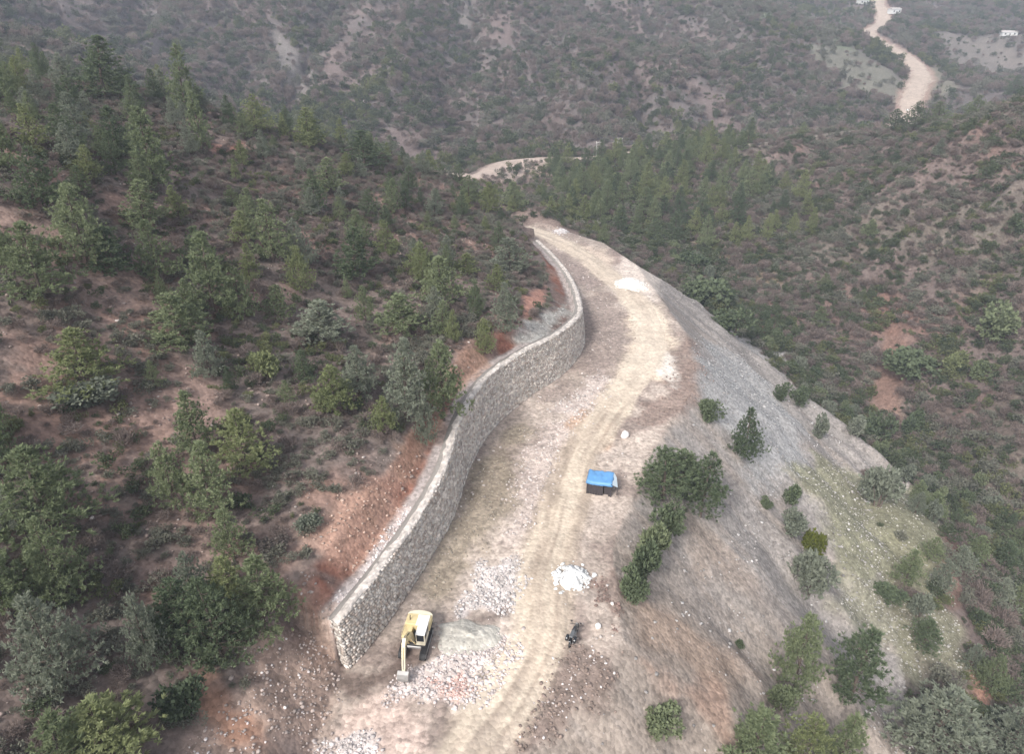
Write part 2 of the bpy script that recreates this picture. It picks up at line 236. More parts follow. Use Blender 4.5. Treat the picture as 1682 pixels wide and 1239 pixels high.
# ------------------------------------------------------------------ terrain
def hash2(ix, iy, seed):
    h = (ix.astype(np.int64) * 374761393 + iy.astype(np.int64) * 668265263 + seed * 974711) & 0xFFFFFFFF
    h = ((h ^ (h >> 13)) * 1274126177) & 0xFFFFFFFF
    h = ((h ^ (h >> 16)) * 2246822519) & 0xFFFFFFFF
    return ((h ^ (h >> 15)) & 0xFFFFFF) / float(0xFFFFFF)

def vnoise(x, y, seed=0):
    x = np.asarray(x, float); y = np.asarray(y, float)
    ix = np.floor(x); iy = np.floor(y)
    fx = x - ix; fy = y - iy
    fx = fx * fx * (3 - 2 * fx); fy = fy * fy * (3 - 2 * fy)
    a = hash2(ix, iy, seed); b = hash2(ix + 1, iy, seed)
    c = hash2(ix, iy + 1, seed); d = hash2(ix + 1, iy + 1, seed)
    return (a + (b - a) * fx) * (1 - fy) + (c + (d - c) * fx) * fy

def fbm(x, y, seed=0, octv=4, gain=0.5):
    s = 0.0; amp = 1.0; tot = 0.0
    for o in range(octv):
        s = s + amp * vnoise(x * 2 ** o + 17.3 * o, y * 2 ** o - 9.1 * o, seed + o)
        tot += amp; amp *= gain
    return s / tot

def sstep(a, b, x):
    t = np.clip((x - a) / (b - a), 0, 1)
    return t * t * (3 - 2 * t)

def poly_dist(px, py, pts, closed=False, margin=None):
    """distance, arclength of the nearest point and side (+ right of travel)"""
    pts = np.asarray(pts, float)
    if margin is not None:
        lo = pts[:, :2].min(0) - margin; hi = pts[:, :2].max(0) + margin
        s = (px > lo[0]) & (px < hi[0]) & (py > lo[1]) & (py < hi[1])
        D = np.full(px.shape, float(margin)); T = np.zeros(px.shape); S = np.sign(px * 0 + 1) * np.where(px < 0, -1, 1)
        if s.any():
            D[s], T[s], S[s] = poly_dist(px[s], py[s], pts, closed)
        return D, T, S
    n = len(pts)
    best = np.full(px.shape, 1e18); tt = np.zeros(px.shape); side = np.zeros(px.shape)
    acc = 0.0
    for i in range(n if closed else n - 1):
        a = pts[i][:2]; b = pts[(i + 1) % n][:2]
        d = b - a; L2 = d @ d + 1e-12
        u = np.clip(((px - a[0]) * d[0] + (py - a[1]) * d[1]) / L2, 0, 1)
        ex = px - a[0] - u * d[0]; ey = py - a[1] - u * d[1]
        q = ex * ex + ey * ey
        m = q < best
        best = np.where(m, q, best)
        tt = np.where(m, acc + u * math.sqrt(L2), tt)
        side = np.where(m, np.sign(ex * d[1] - ey * d[0]), side)
        acc += math.sqrt(L2)
    return np.sqrt(best), tt, side

def in_poly(px, py, pts):
    pts = np.asarray(pts, float)
    c = np.zeros(px.shape, bool)
    n = len(pts); j = n - 1
    for i in range(n):
        xi, yi = pts[i][:2]; xj, yj = pts[j][:2]
        if yi != yj:
            cond = ((yi > py) != (yj > py)) & (px < (xj - xi) * (py - yi) / (yj - yi) + xi)
            c ^= cond
        j = i
    return c

def sdf_poly(px, py, pts):
    d, _, _ = poly_dist(px, py, pts, True, 90.0)
    return np.where(in_poly(px, py, pts), -d, d)

def smooth_line(pts, step=2.0):
    """Catmull-Rom through the points, resampled evenly (any number of columns)"""
    P = np.asarray(pts, float)
    P = np.vstack([2 * P[0] - P[1], P, 2 * P[-1] - P[-2]])
    out = []
    for i in range(1, len(P) - 2):
        L = np.linalg.norm(P[i + 1][:2] - P[i][:2])
        m = max(2, int(L / 0.3))
        t = np.linspace(0, 1, m, endpoint=False)[:, None]
        a, b, c, d = P[i - 1], P[i], P[i + 1], P[i + 2]
        out.append(0.5 * ((2 * b) + (-a + c) * t + (2 * a - 5 * b + 4 * c - d) * t ** 2 + (-a + 3 * b - 3 * c + d) * t ** 3))
    out.append(P[-2][None, :])
    Q = np.vstack(out)
    s = np.concatenate([[0], np.cumsum(np.linalg.norm(np.diff(Q[:, :2], axis=0), axis=1))])
    n = max(2, int(round(s[-1] / step)) + 1)
    g = np.linspace(0, s[-1], n)
    return np.stack([np.interp(g, s, Q[:, k]) for k in range(Q.shape[1])], 1)

class TPS:
    def __init__(self, pts, lam=2e-4):
        P = np.asarray(pts, float)
        self.c = P[:, :2] / 100.0
        n = len(P)
        K = self.k(self.c, self.c) + lam * np.eye(n)
        A = np.zeros((n + 3, n + 3)); A[:n, :n] = K
        Q = np.hstack([np.ones((n, 1)), self.c]); A[:n, n:] = Q; A[n:, :n] = Q.T
        self.w = np.linalg.solve(A, np.concatenate([P[:, 2], [0, 0, 0]]))
    @staticmethod
    def k(a, b):
        r2 = ((a[:, None, :] - b[None, :, :]) ** 2).sum(2)
        return 0.5 * r2 * np.log(r2 + 1e-12)
    def __call__(self, x, y):
        x = np.asarray(x, float); shp = x.shape
        p = np.stack([x.ravel(), np.asarray(y, float).ravel()], 1) / 100.0
        out = np.empty(len(p)); n = len(self.c)
        for i in range(0, len(p), 20000):
            q = p[i:i + 20000]
            r2 = ((q[:, None, 0] - self.c[None, :, 0]) ** 2 + (q[:, None, 1] - self.c[None, :, 1]) ** 2).astype(np.float32)
            out[i:i + 20000] = (0.5 * r2 * np.log(r2 + 1e-12)) @ self.w[:n].astype(np.float32) + self.w[n] + q @ self.w[n + 1:]
        return out.reshape(shp)

WALL = smooth_line(T_WALL, 1.0)          # x, y, height of the wall at each station (base line, near end first)
WALL_LEN = float(np.linalg.norm(np.diff(WALL[:, :2], axis=0), axis=1).sum())
_wd = np.gradient(WALL[:, :2], axis=0); _wd /= np.linalg.norm(_wd, axis=1)[:, None]
_wl = (WALL[:, :2] + np.stack([-_wd[:, 1], _wd[:, 0]], 1) * 0.45)[::-3]          # left edge runs just inside the wall
PLAT = [tuple(p) for p in T_PLAT[:20]] + [tuple(p) for p in _wl] + [tuple(p) for p in T_PLAT[20:]]
ROADS = {k: smooth_line(v, 2.0) for k, v in T_ROADS.items()}
GROUND = TPS(T_CTRL)
BATTER = 0.13
WALL_T = 1.35

def wall_h(t):
    s = np.linspace(0, WALL_LEN, len(WALL))
    return np.interp(t, s, WALL[:, 2])

def far_gully(x, y):
    wx = 18 * (fbm(x / 60, y / 60, 8, 3) - .5)
    return 1 - np.abs(2 * fbm((x + wx * 2) / 46, y / 260, 21, 3) - 1)

def right_gully(x, y):
    wx = 18 * (fbm(x / 60, y / 60, 8, 3) - .5)
    return 1 - np.abs(2 * fbm((x * .45 - y * .80 + wx) / 17, (x * .8 + y * .45) / 130, 22, 3) - 1)

def height(x, y, detail=True):
    x = np.asarray(x, float); y = np.asarray(y, float)
    g = GROUND(x, y)
    r = np.sqrt(x * x + y * y)
    if detail:
        g = g + (fbm(x / 34, y / 34, 11, 3) - 0.5) * 5.0 * sstep(90, 320, r) + (fbm(x / 9, y / 9, 12, 3) - 0.5) * 1.5
        g = g + ((1 - np.abs(2 * fbm(x / 105 + .2, y / 420, 23, 2) - 1)) - .5) * 26.0 * sstep(335, 430, y) * (1 - sstep(110, 170, x))
        g = g - (far_gully(x, y) ** 2.5 - .3) * 17.0 * sstep(330, 400, y) * (1 - sstep(130, 180, x))
        g = g + ((1 - np.abs(2 * fbm((x * .45 - y * .80) / 52, (x * .8 + y * .45) / 260, 24, 2) - 1)) - .5) * 11.0 * sstep(95, 135, x) * sstep(140, 180, y) * (1 - sstep(240, 275, y))
        g = g - (right_gully(x, y) ** 2 - .35) * 9.0 * sstep(72, 108, x) * sstep(125, 160, y) * (1 - sstep(285, 310, y))
    # far roads lie on small benches
    for k, (w, fall) in (('far', (4.0, 16.0)), ('middle', (4.5, 12.0)), ('ridge', (1.5, 5.0))):
        R = ROADS[k]
        d, t, sd = poly_dist(x, y, R[::4], margin=30.0)
        L = np.linspace(0, np.linalg.norm(np.diff(R[:, :2], axis=0), axis=1).sum(), len(R))
        zr = np.interp(t, L, R[:, 2])
        g = zr + (g - zr) * sstep(w, w + fall, d)
    # the road platform: cut into the hill on its left, filled out on its right
    sd = sdf_poly(x, y, PLAT)
    dw, tw, side = poly_dist(x, y, WALL[::3], margin=140.0)
    along = (tw > 0.01) & (tw < WALL_LEN - 0.01)
    behind = (side < 0)
    wob = (fbm(x / 6, y / 6, 31, 3) - 0.5)
    hw = wall_h(tw)
    left = behind | ((~along) & (x < -6) & (y < 60))
    back = 1.5 + 0.9 * wob
    bank_wall = hw - 0.25 + np.maximum(0, dw - BATTER * hw - WALL_T - back) * (1.25 + 1.2 * wob)
    bank_free = np.maximum(0, sd) * (0.85 + 0.7 * wob)
    bank = np.where(along, bank_wall, bank_free)
    cut = np.minimum(g, bank)
    gully = (fbm(x / 2.5 + y / 9, y / 9 - x / 30, 41, 3) - 0.5) * 0.45 * sstep(1, 8, sd) + (fbm(x / 7.5, y / 7.5, 42, 3) - .5) * 2.4 * sstep(4, 16, sd)
    slope = 0.73 + 0.26 * (fbm((x + y) / 14, (x - y) / 60, 44, 3) - 0.5)
    fill = np.maximum(g, -np.maximum(0, sd) * slope + gully)
    z = np.where(left, cut, fill)
    rough = (fbm(x / 3.2, y / 3.2, 51, 4) - 0.5) * 0.55 if detail else 0
    z = np.where(sd <= 0, rough * sstep(0, 2.5, -sd), z)
    # behind the stone face the step is hidden inside the wall
    inwall = along & behind & (dw < BATTER * hw + WALL_T)
    z = np.where(inwall, np.where(dw < BATTER * hw + 0.45 * WALL_T, np.minimum(z, 0.0), hw - 0.3), z)
    return z


# ------------------------------------------------------------------ helpers
COL = scene.collection
rng = np.random.default_rng(7)

def mesh_np(name, verts, faces, nper, cols=None, smooth=False, attrs=None):
    """verts (n,3), faces flat index array with nper corners per face"""
    me = bpy.data.meshes.new(name)
    verts = np.asarray(verts, np.float32); faces = np.asarray(faces, np.int32).ravel()
    nf = len(faces) // nper
    me.vertices.add(len(verts)); me.vertices.foreach_set('co', verts.ravel())
    me.loops.add(len(faces)); me.loops.foreach_set('vertex_index', faces)
    me.polygons.add(nf)
    me.polygons.foreach_set('loop_start', np.arange(0, nf * nper, nper, dtype=np.int32))
    me.polygons.foreach_set('loop_total', np.full(nf, nper, np.int32))
    if smooth:
        me.polygons.foreach_set('use_smooth', np.ones(nf, bool))
    me.update(calc_edges=True)
    if cols is not None:
        a = me.color_attributes.new('Col', 'FLOAT_COLOR', 'POINT')
        c = np.ones((len(verts), 4), np.float32); c[:, :3] = cols
        a.data.foreach_set('color', c.ravel())
    for k, v in (attrs or {}).items():
        a = me.attributes.new(k, 'FLOAT', 'POINT'); a.data.foreach_set('value', np.asarray(v, np.float32))
    return me

def link(name, me, mat=None, parent=None):
    o = bpy.data.objects.new(name, me); COL.objects.link(o)
    if mat is not None and me is not None and not me.materials:
        me.materials.append(mat)
    if parent is not None:
        o.parent = parent
    return o

def tag(o, label=None, cat=None, group=None, kind=None):
    if label: o['label'] = label
    if cat: o['category'] = cat
    if group: o['group'] = group
    if kind: o['kind'] = kind
    return o

def empty(name, loc, rz=0.0, s=None):
    o = bpy.data.objects.new(name, None); COL.objects.link(o)
    o.location = loc; o.rotation_euler = (0, 0, rz)
    o.empty_display_size = 0.3
    if s is not None: o.scale = s
    return o

class MB:
    """collects boxes, tubes and prisms into one mesh"""
    def __init__(self): self.v = []; self.f = []
    def add(self, vs, fs):
        n = len(self.v); self.v += [tuple(p) for p in vs]; self.f += [tuple(i + n for i in f) for f in fs]; return self
    def box(self, c, s, rot=None, taper=1.0, bev=0.0):
        x, y, z = s[0] / 2, s[1] / 2, s[2] / 2
        b = min(bev, x * .45, y * .45)
        def ring(zz, k, bb):
            xx, yy = x * k, y * k
            if bb <= 0: return [(-xx, -yy, zz), (xx, -yy, zz), (xx, yy, zz), (-xx, yy, zz)]
            return [(-xx + bb, -yy, zz), (xx - bb, -yy, zz), (xx, -yy + bb, zz), (xx, yy - bb, zz), (xx - bb, yy, zz), (-xx + bb, yy, zz), (-xx, yy - bb, zz), (-xx, -yy + bb, zz)]
        if bev > 0:
            rings = [ring(-z, 1 - b / max(x, y), b), ring(-z + b, 1, b), ring(z - b, taper, b), ring(z, taper * (1 - b / max(x, y)), b)]
        else:
            rings = [ring(-z, 1, 0), ring(z, taper, 0)]
        n = len(rings[0]); vs = [p for r in rings for p in r]; fs = [tuple(reversed(range(n)))]
        for k in range(len(rings) - 1):
            for i in range(n):
                j = (i + 1) % n; fs.append((k * n + i, k * n + j, k * n + n + j, k * n + n + i))
        fs.append(tuple((len(rings) - 1) * n + i for i in range(n)))
        M = rot if rot is not None else Matrix.Identity(3)
        return self.add([M @ Vector(p) + Vector(c) for p in vs], fs)
    def tube(self, pts, rad, seg=8, caps=True):
        pts = [Vector(p) for p in pts]
        rad = [rad] * len(pts) if isinstance(rad, (int, float)) else rad
        vs = []; fs = []
        for i, p in enumerate(pts):
            d = (pts[min(i + 1, len(pts) - 1)] - pts[max(i - 1, 0)]).normalized()
            a = d.cross(Vector((0, 0, 1)))
            if a.length < 1e-3: a = Vector((1, 0, 0))
            a.normalize(); b = d.cross(a)
            for k in range(seg):
                t = 2 * math.pi * k / seg
                vs.append(p + (a * math.cos(t) + b * math.sin(t)) * rad[i])
        for i in range(len(pts) - 1):
            for k in range(seg):
                j = (k + 1) % seg
                fs.append((i * seg + k, i * seg + j, i * seg + seg + j, i * seg + seg + k))
        if caps:
            fs.append(tuple(reversed(range(seg)))); fs.append(tuple((len(pts) - 1) * seg + k for k in range(seg)))
        return self.add(vs, fs)
    def prism(self, prof, axis, a, b):
        """profile of (p, q) extruded along axis from a to b"""
        def put(p, q, t):
            return {'x': (t, p, q), 'y': (p, t, q), 'z': (p, q, t)}[axis]
        n = len(prof)
        vs = [put(p, q, a) for p, q in prof] + [put(p, q, b) for p, q in prof]
        fs = [tuple(range(n)), tuple(reversed(range(n, 2 * n)))] + [(i, i + n, (i + 1) % n + n, (i + 1) % n) for i in range(n)]
        return self.add(vs, fs)
    def build(self, name, mat, parent=None, smooth=False):
        me = bpy.data.meshes.new(name); me.from_pydata(self.v, [], self.f); me.update()
        import bmesh
        bm = bmesh.new(); bm.from_mesh(me); bmesh.ops.recalc_face_normals(bm, faces=bm.faces); bm.to_mesh(me); bm.free()
        if smooth:
            for p in me.polygons: p.use_smooth = True
        return link(name, me, mat, parent)

# ------------------------------------------------------------------ materials
def new_mat(name):
    m = bpy.data.materials.new(name); m.use_nodes = True
    nt = m.node_tree; nt.nodes.clear()
    out = nt.nodes.new('ShaderNodeOutputMaterial')
    return m, nt, out

def noise(nt, scale, detail=4, rough=0.6, coord=None):
    n = nt.nodes.new('ShaderNodeTexNoise'); n.inputs['Scale'].default_value = scale
    n.inputs['Detail'].default_value = detail; n.inputs['Roughness'].default_value = rough
    if coord is not None: nt.links.new(coord, n.inputs['Vector'])
    return n

def math_n(nt, op, a, b=None, clamp=False):
    n = nt.nodes.new('ShaderNodeMath'); n.operation = op; n.use_clamp = clamp
    for i, v in enumerate((a, b)):
        if v is None: continue
        if isinstance(v, (int, float)): n.inputs[i].default_value = v
        else: nt.links.new(v, n.inputs[i])
    return n.outputs[0]

def ground_material(name, grain=1.0, bump=0.6):
    m, nt, out = new_mat(name)
    pr = nt.nodes.new('ShaderNodeBsdfPrincipled'); pr.inputs['Roughness'].default_value = 0.95
    pr.inputs['Specular IOR Level'].default_value = 0.15
    geo = nt.nodes.new('ShaderNodeNewGeometry')
    at = nt.nodes.new('ShaderNodeAttribute'); at.attribute_name = 'Col'
    n1 = noise(nt, 1.3, 4, 0.72, geo.outputs['Position'])
    vo = nt.nodes.new('ShaderNodeTexVoronoi'); vo.inputs['Scale'].default_value = 2.6; nt.links.new(geo.outputs['Position'], vo.inputs['Vector'])
    a = math_n(nt, 'MULTIPLY', math_n(nt, 'SUBTRACT', n1.outputs[0], 0.5), 2.0 * grain)
    sepc = nt.nodes.new('ShaderNodeSeparateColor'); nt.links.new(vo.outputs['Color'], sepc.inputs[0])
    c = math_n(nt, 'MULTIPLY', math_n(nt, 'SUBTRACT', sepc.outputs[0], 0.5), 0.5 * grain)
    s = math_n(nt, 'ADD', math_n(nt, 'ADD', a, c), 1.0)
    s = math_n(nt, 'MAXIMUM', s, 0.3)
    mx = nt.nodes.new('ShaderNodeVectorMath'); mx.operation = 'SCALE'
    nt.links.new(at.outputs['Color'], mx.inputs[0]); nt.links.new(s, mx.inputs['Scale'])
    nt.links.new(mx.outputs[0], pr.inputs['Base Color'])
    bp = nt.nodes.new('ShaderNodeBump'); bp.inputs['Strength'].default_value = bump; bp.inputs['Distance'].default_value = 0.2
    nt.links.new(math_n(nt, 'SUBTRACT', 1.0, vo.outputs['Distance']), bp.inputs['Height']); nt.links.new(bp.outputs[0], pr.inputs['Normal'])
    nt.links.new(pr.outputs[0], out.inputs[0])
    return m

def foliage_material(name, ca, cb, trans=0.45):
    """leaf colour between ca and cb for each plant, varied from tuft to tuft"""
    m, nt, out = new_mat(name)
    oi = nt.nodes.new('ShaderNodeObjectInfo')
    at = nt.nodes.new('ShaderNodeAttribute'); at.attribute_name = 'tint'
    mixf = math_n(nt, 'ADD', math_n(nt, 'MULTIPLY', oi.outputs['Random'], 0.55), math_n(nt, 'MULTIPLY', at.outputs['Fac'], 0.45), True)
    mix = nt.nodes.new('ShaderNodeMix'); mix.data_type = 'RGBA'
    nt.links.new(mixf, mix.inputs['Factor']); mix.inputs['A'].default_value = (*ca, 1); mix.inputs['B'].default_value = (*cb, 1)
    d = nt.nodes.new('ShaderNodeBsdfDiffuse'); t = nt.nodes.new('ShaderNodeBsdfTranslucent')
    nt.links.new(mix.outputs['Result'], d.inputs[0]); nt.links.new(mix.outputs['Result'], t.inputs[0])
    ms = nt.nodes.new('ShaderNodeMixShader'); ms.inputs[0].default_value = trans
    nt.links.new(d.outputs[0], ms.inputs[1]); nt.links.new(t.outputs[0], ms.inputs[2])
    nt.links.new(ms.outputs[0], out.inputs[0])
    return m

def plain(name, col, rough=0.6, metal=0.0, var=0.25, scale=3.0, spec=0.4, bump=0.0):
    m, nt, out = new_mat(name)
    pr = nt.nodes.new('ShaderNodeBsdfPrincipled')
    pr.inputs['Roughness'].default_value = rough; pr.inputs['Metallic'].default_value = metal
    pr.inputs['Specular IOR Level'].default_value = spec
    tc = nt.nodes.new('ShaderNodeTexCoord')
    n = noise(nt, scale, 5, 0.65, tc.outputs['Object'])
    s = math_n(nt, 'ADD', math_n(nt, 'MULTIPLY', math_n(nt, 'SUBTRACT', n.outputs[0], 0.5), 2 * var), 1.0)
    mx = nt.nodes.new('ShaderNodeVectorMath'); mx.operation = 'SCALE'
    mx.inputs[0].default_value = col; nt.links.new(s, mx.inputs['Scale'])
    nt.links.new(mx.outputs[0], pr.inputs['Base Color'])
    if bump:
        bp = nt.nodes.new('ShaderNodeBump'); bp.inputs['Strength'].default_value = bump; bp.inputs['Distance'].default_value = 0.05
        nt.links.new(n.outputs[0], bp.inputs['Height']); nt.links.new(bp.outputs[0], pr.inputs['Normal'])
    nt.links.new(pr.outputs[0], out.inputs[0])
    return m

M_GROUND = ground_material('earth_and_gravel', 0.8, 0.28)
M_ROAD = ground_material('packed_earth', 0.45, 0.3)
M_ROCK = ground_material('rock', 0.5, 0.4)
M_BARK = plain('bark', (0.12, 0.095, 0.08), 0.95, var=0.4, spec=0.1)
TONES = [((0.176, 0.212, 0.118), (0.300, 0.336, 0.195)),     # green
         ((0.205, 0.235, 0.112), (0.315, 0.340, 0.175)),     # yellowish green
         ((0.205, 0.230, 0.175), (0.320, 0.340, 0.262)),     # grey green
         ((0.105, 0.140, 0.088), (0.200, 0.238, 0.138)),     # dark green
         ((0.160, 0.182, 0.040), (0.240, 0.255, 0.068)),     # lime
         ((0.160, 0.138, 0.124), (0.250, 0.215, 0.192))]     # bare twigs
M_SCRUB = [foliage_material('scrub_%d' % i, *t, trans=0.35) for i, t in enumerate((((0.110, 0.125, 0.066), (0.205, 0.215, 0.108)), ((0.138, 0.140, 0.110), (0.232, 0.228, 0.180)),
           ((0.066, 0.084, 0.054), (0.135, 0.155, 0.090)), ((0.175, 0.140, 0.124), (0.270, 0.218, 0.194))))]
M_NEEDLE = [foliage_material('needles_%d' % i, *t) for i, t in enumerate(TONES)]
M_LEAF = [foliage_material('leaves_%d' % i, *[tuple(.72 * v for v in q) for q in t], trans=0.3) for i, t in enumerate(TONES)]

# ------------------------------------------------------------------ ground colours
def mixc(c, col, m):
    return c + (np.asarray(col)[None, :] - c) * m[:, None]

PATCH_COL = {   # colour, soft edge in metres, raggedness, strength
'mid_nn': ((0.44, 0.35, 0.30), 2.0, 4.0, .9), 'wallrub_oo': ((0.52, 0.46, 0.44), .6, 1.2, .9),
'pale_rubble_a': ((0.53, 0.475, 0.45), 0.6, 2.2, .9), 'pink_rubble_c': ((0.55, 0.475, 0.44), 0.6, 2.0, .95), 'red_rubble_d': ((0.50, 0.33, 0.28), 0.5, 1.5, .8),
'cream_e': ((0.53, 0.41, 0.35), 1.0, 1.6, .9), 'pale_rubble_f': ((0.60, 0.54, 0.51), 0.5, 1.5, .9), 'sand_g': ((0.38, 0.355, 0.31), 0.5, .8, .9),
'brown_h': ((0.185, 0.14, 0.118), 1.0, 2.2, .85), 'brown_h2': ((0.17, 0.12, 0.10), 0.8, 2.0, .8),
'pale_k': ((0.47, 0.39, 0.345), 1.2, 3.0, .8), 'pale_k2': ((0.50, 0.42, 0.38), 1.0, 2.5, .8), 'orange_l': ((0.40, 0.26, 0.17), .8, 1.5, .7), 'orange_l2': ((0.42, 0.27, 0.18), .8, 1.2, .6),
'cream_m': ((0.56, 0.46, 0.36), 1.5, 3.0, .85), 'cream_n': ((0.52, 0.42, 0.34), 1.5, 3.0, .8), 'olive_o': ((0.235, 0.195, 0.145), 1.5, 3.0, .8),
'brown_p': ((0.255, 0.205, 0.18), 1.5, 4.0, .8), 'brown_p2': ((0.24, 0.19, 0.17), 1.5, 3.0, .8), 'brown_q': ((0.215, 0.16, 0.135), 1.2, 3.0, .85), 'brown_r': ((0.22, 0.165, 0.145), 1.5, 3.0, .8),
'red_s': ((0.36, 0.22, 0.165), 1.5, 3.0, .85), 'red_t': ((0.34, 0.18, 0.135), 1.0, 2.0, .85), 'grey_t': ((0.34, 0.33, 0.30), 1.0, 2.0, .85),
'cut_u': ((0.33, 0.238, 0.19), 1.5, 2.5, .85), 'red_u': ((0.34, 0.18, 0.115), 1.2, 2.5, .7),
'orange_v': ((0.33, 0.235, 0.175), 2.0, 3.0, .65), 'orange_v2': ((0.30, 0.235, 0.19), 2.0, 3.0, .6), 'orange_v3': ((0.33, 0.21, 0.155), 1.5, 3.0, .6),
'grey_w': ((0.305, 0.297, 0.29), 2.5, 4.0, .85), 'grey_w2': ((0.29, 0.28, 0.275), 2.0, 3.0, .8),
'grass_x': ((0.205, 0.198, 0.130), 1.5, 4.5, .85), 'grass_x2': ((0.190, 0.182, 0.125), 1.5, 5.0, .75),
'red_y': ((0.19, 0.11, 0.085), 1.5, 3.0, .6), 'red_z': ((0.19, 0.115, 0.088), 3.0, 6.0, .7), 'red_z2': ((0.16, 0.09, 0.07), 2.5, 5.0, .7), 'red_z3': ((0.30, 0.165, 0.12), 1.0, 2.5, .8),
'pale_aa': ((0.23, 0.21, 0.20), 3.0, 10.0, .7), 'olive_bb': ((0.19, 0.15, 0.10), 3.0, 6.0, .7),
'field_cc': ((0.165, 0.165, 0.125), 6.0, 24.0, .6), 'field_dd': ((0.175, 0.155, 0.135), 8.0, 26.0, .7), 'field_ee': ((0.185, 0.175, 0.13), 3.0, 9.0, .7),
'scree_ff': ((0.20, 0.185, 0.17), 2.5, 12.0, .5), 'scree_gg': ((0.24, 0.21, 0.19), 1.5, 6.0, .8), 'green_hh': ((0.13, 0.15, 0.10), 5.0, 12.0, .8),
'pale_pp': ((0.60, 0.54, 0.48), .8, 2.0, .9), 'pale_qq': ((0.56, 0.48, 0.42), 1.5, 3.0, .8), 'red_rr': ((0.30, 0.185, 0.130), .8, 3.0, .6),
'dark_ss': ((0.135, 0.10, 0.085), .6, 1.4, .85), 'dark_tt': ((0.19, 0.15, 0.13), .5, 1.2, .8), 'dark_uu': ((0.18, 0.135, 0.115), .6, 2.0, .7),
'pink_ii': ((0.28, 0.195, 0.16), 1.5, 4.0, .8), 'pink_jj': ((0.26, 0.18, 0.15), 1.5, 4.0, .8), 'red_kk': ((0.30, 0.15, 0.11), 1.0, 3.0, .8), 'pink_ll': ((0.23, 0.155, 0.128), 2.0, 5.0, .7)}

def zones(x, y):
    sd = sdf_poly(x, y, PLAT)
    dw, tw, side = poly_dist(x, y, WALL[::3], margin=140.0)
    g = GROUND(x, y)
    left = (side < 0) | ((tw < 0.01) & (x < -6) & (y < 60))
    fill = (~left) & (sd > 0) & ((-sd * 0.72) > g - 0.4) & (y < 215)
    return sd, dw, tw, left, fill, g

def patch_mask(k, x, y):
    col, soft, rag, st = PATCH_COL[k]
    d = sdf_poly(x, y, T_PATCH[k]) + (fbm(x / (1.4 * rag), y / (1.4 * rag), sum(map(ord, k)) % 97, 4, .6) - 0.5) * 2.2 * rag
    return 1 - sstep(-soft, soft, d)

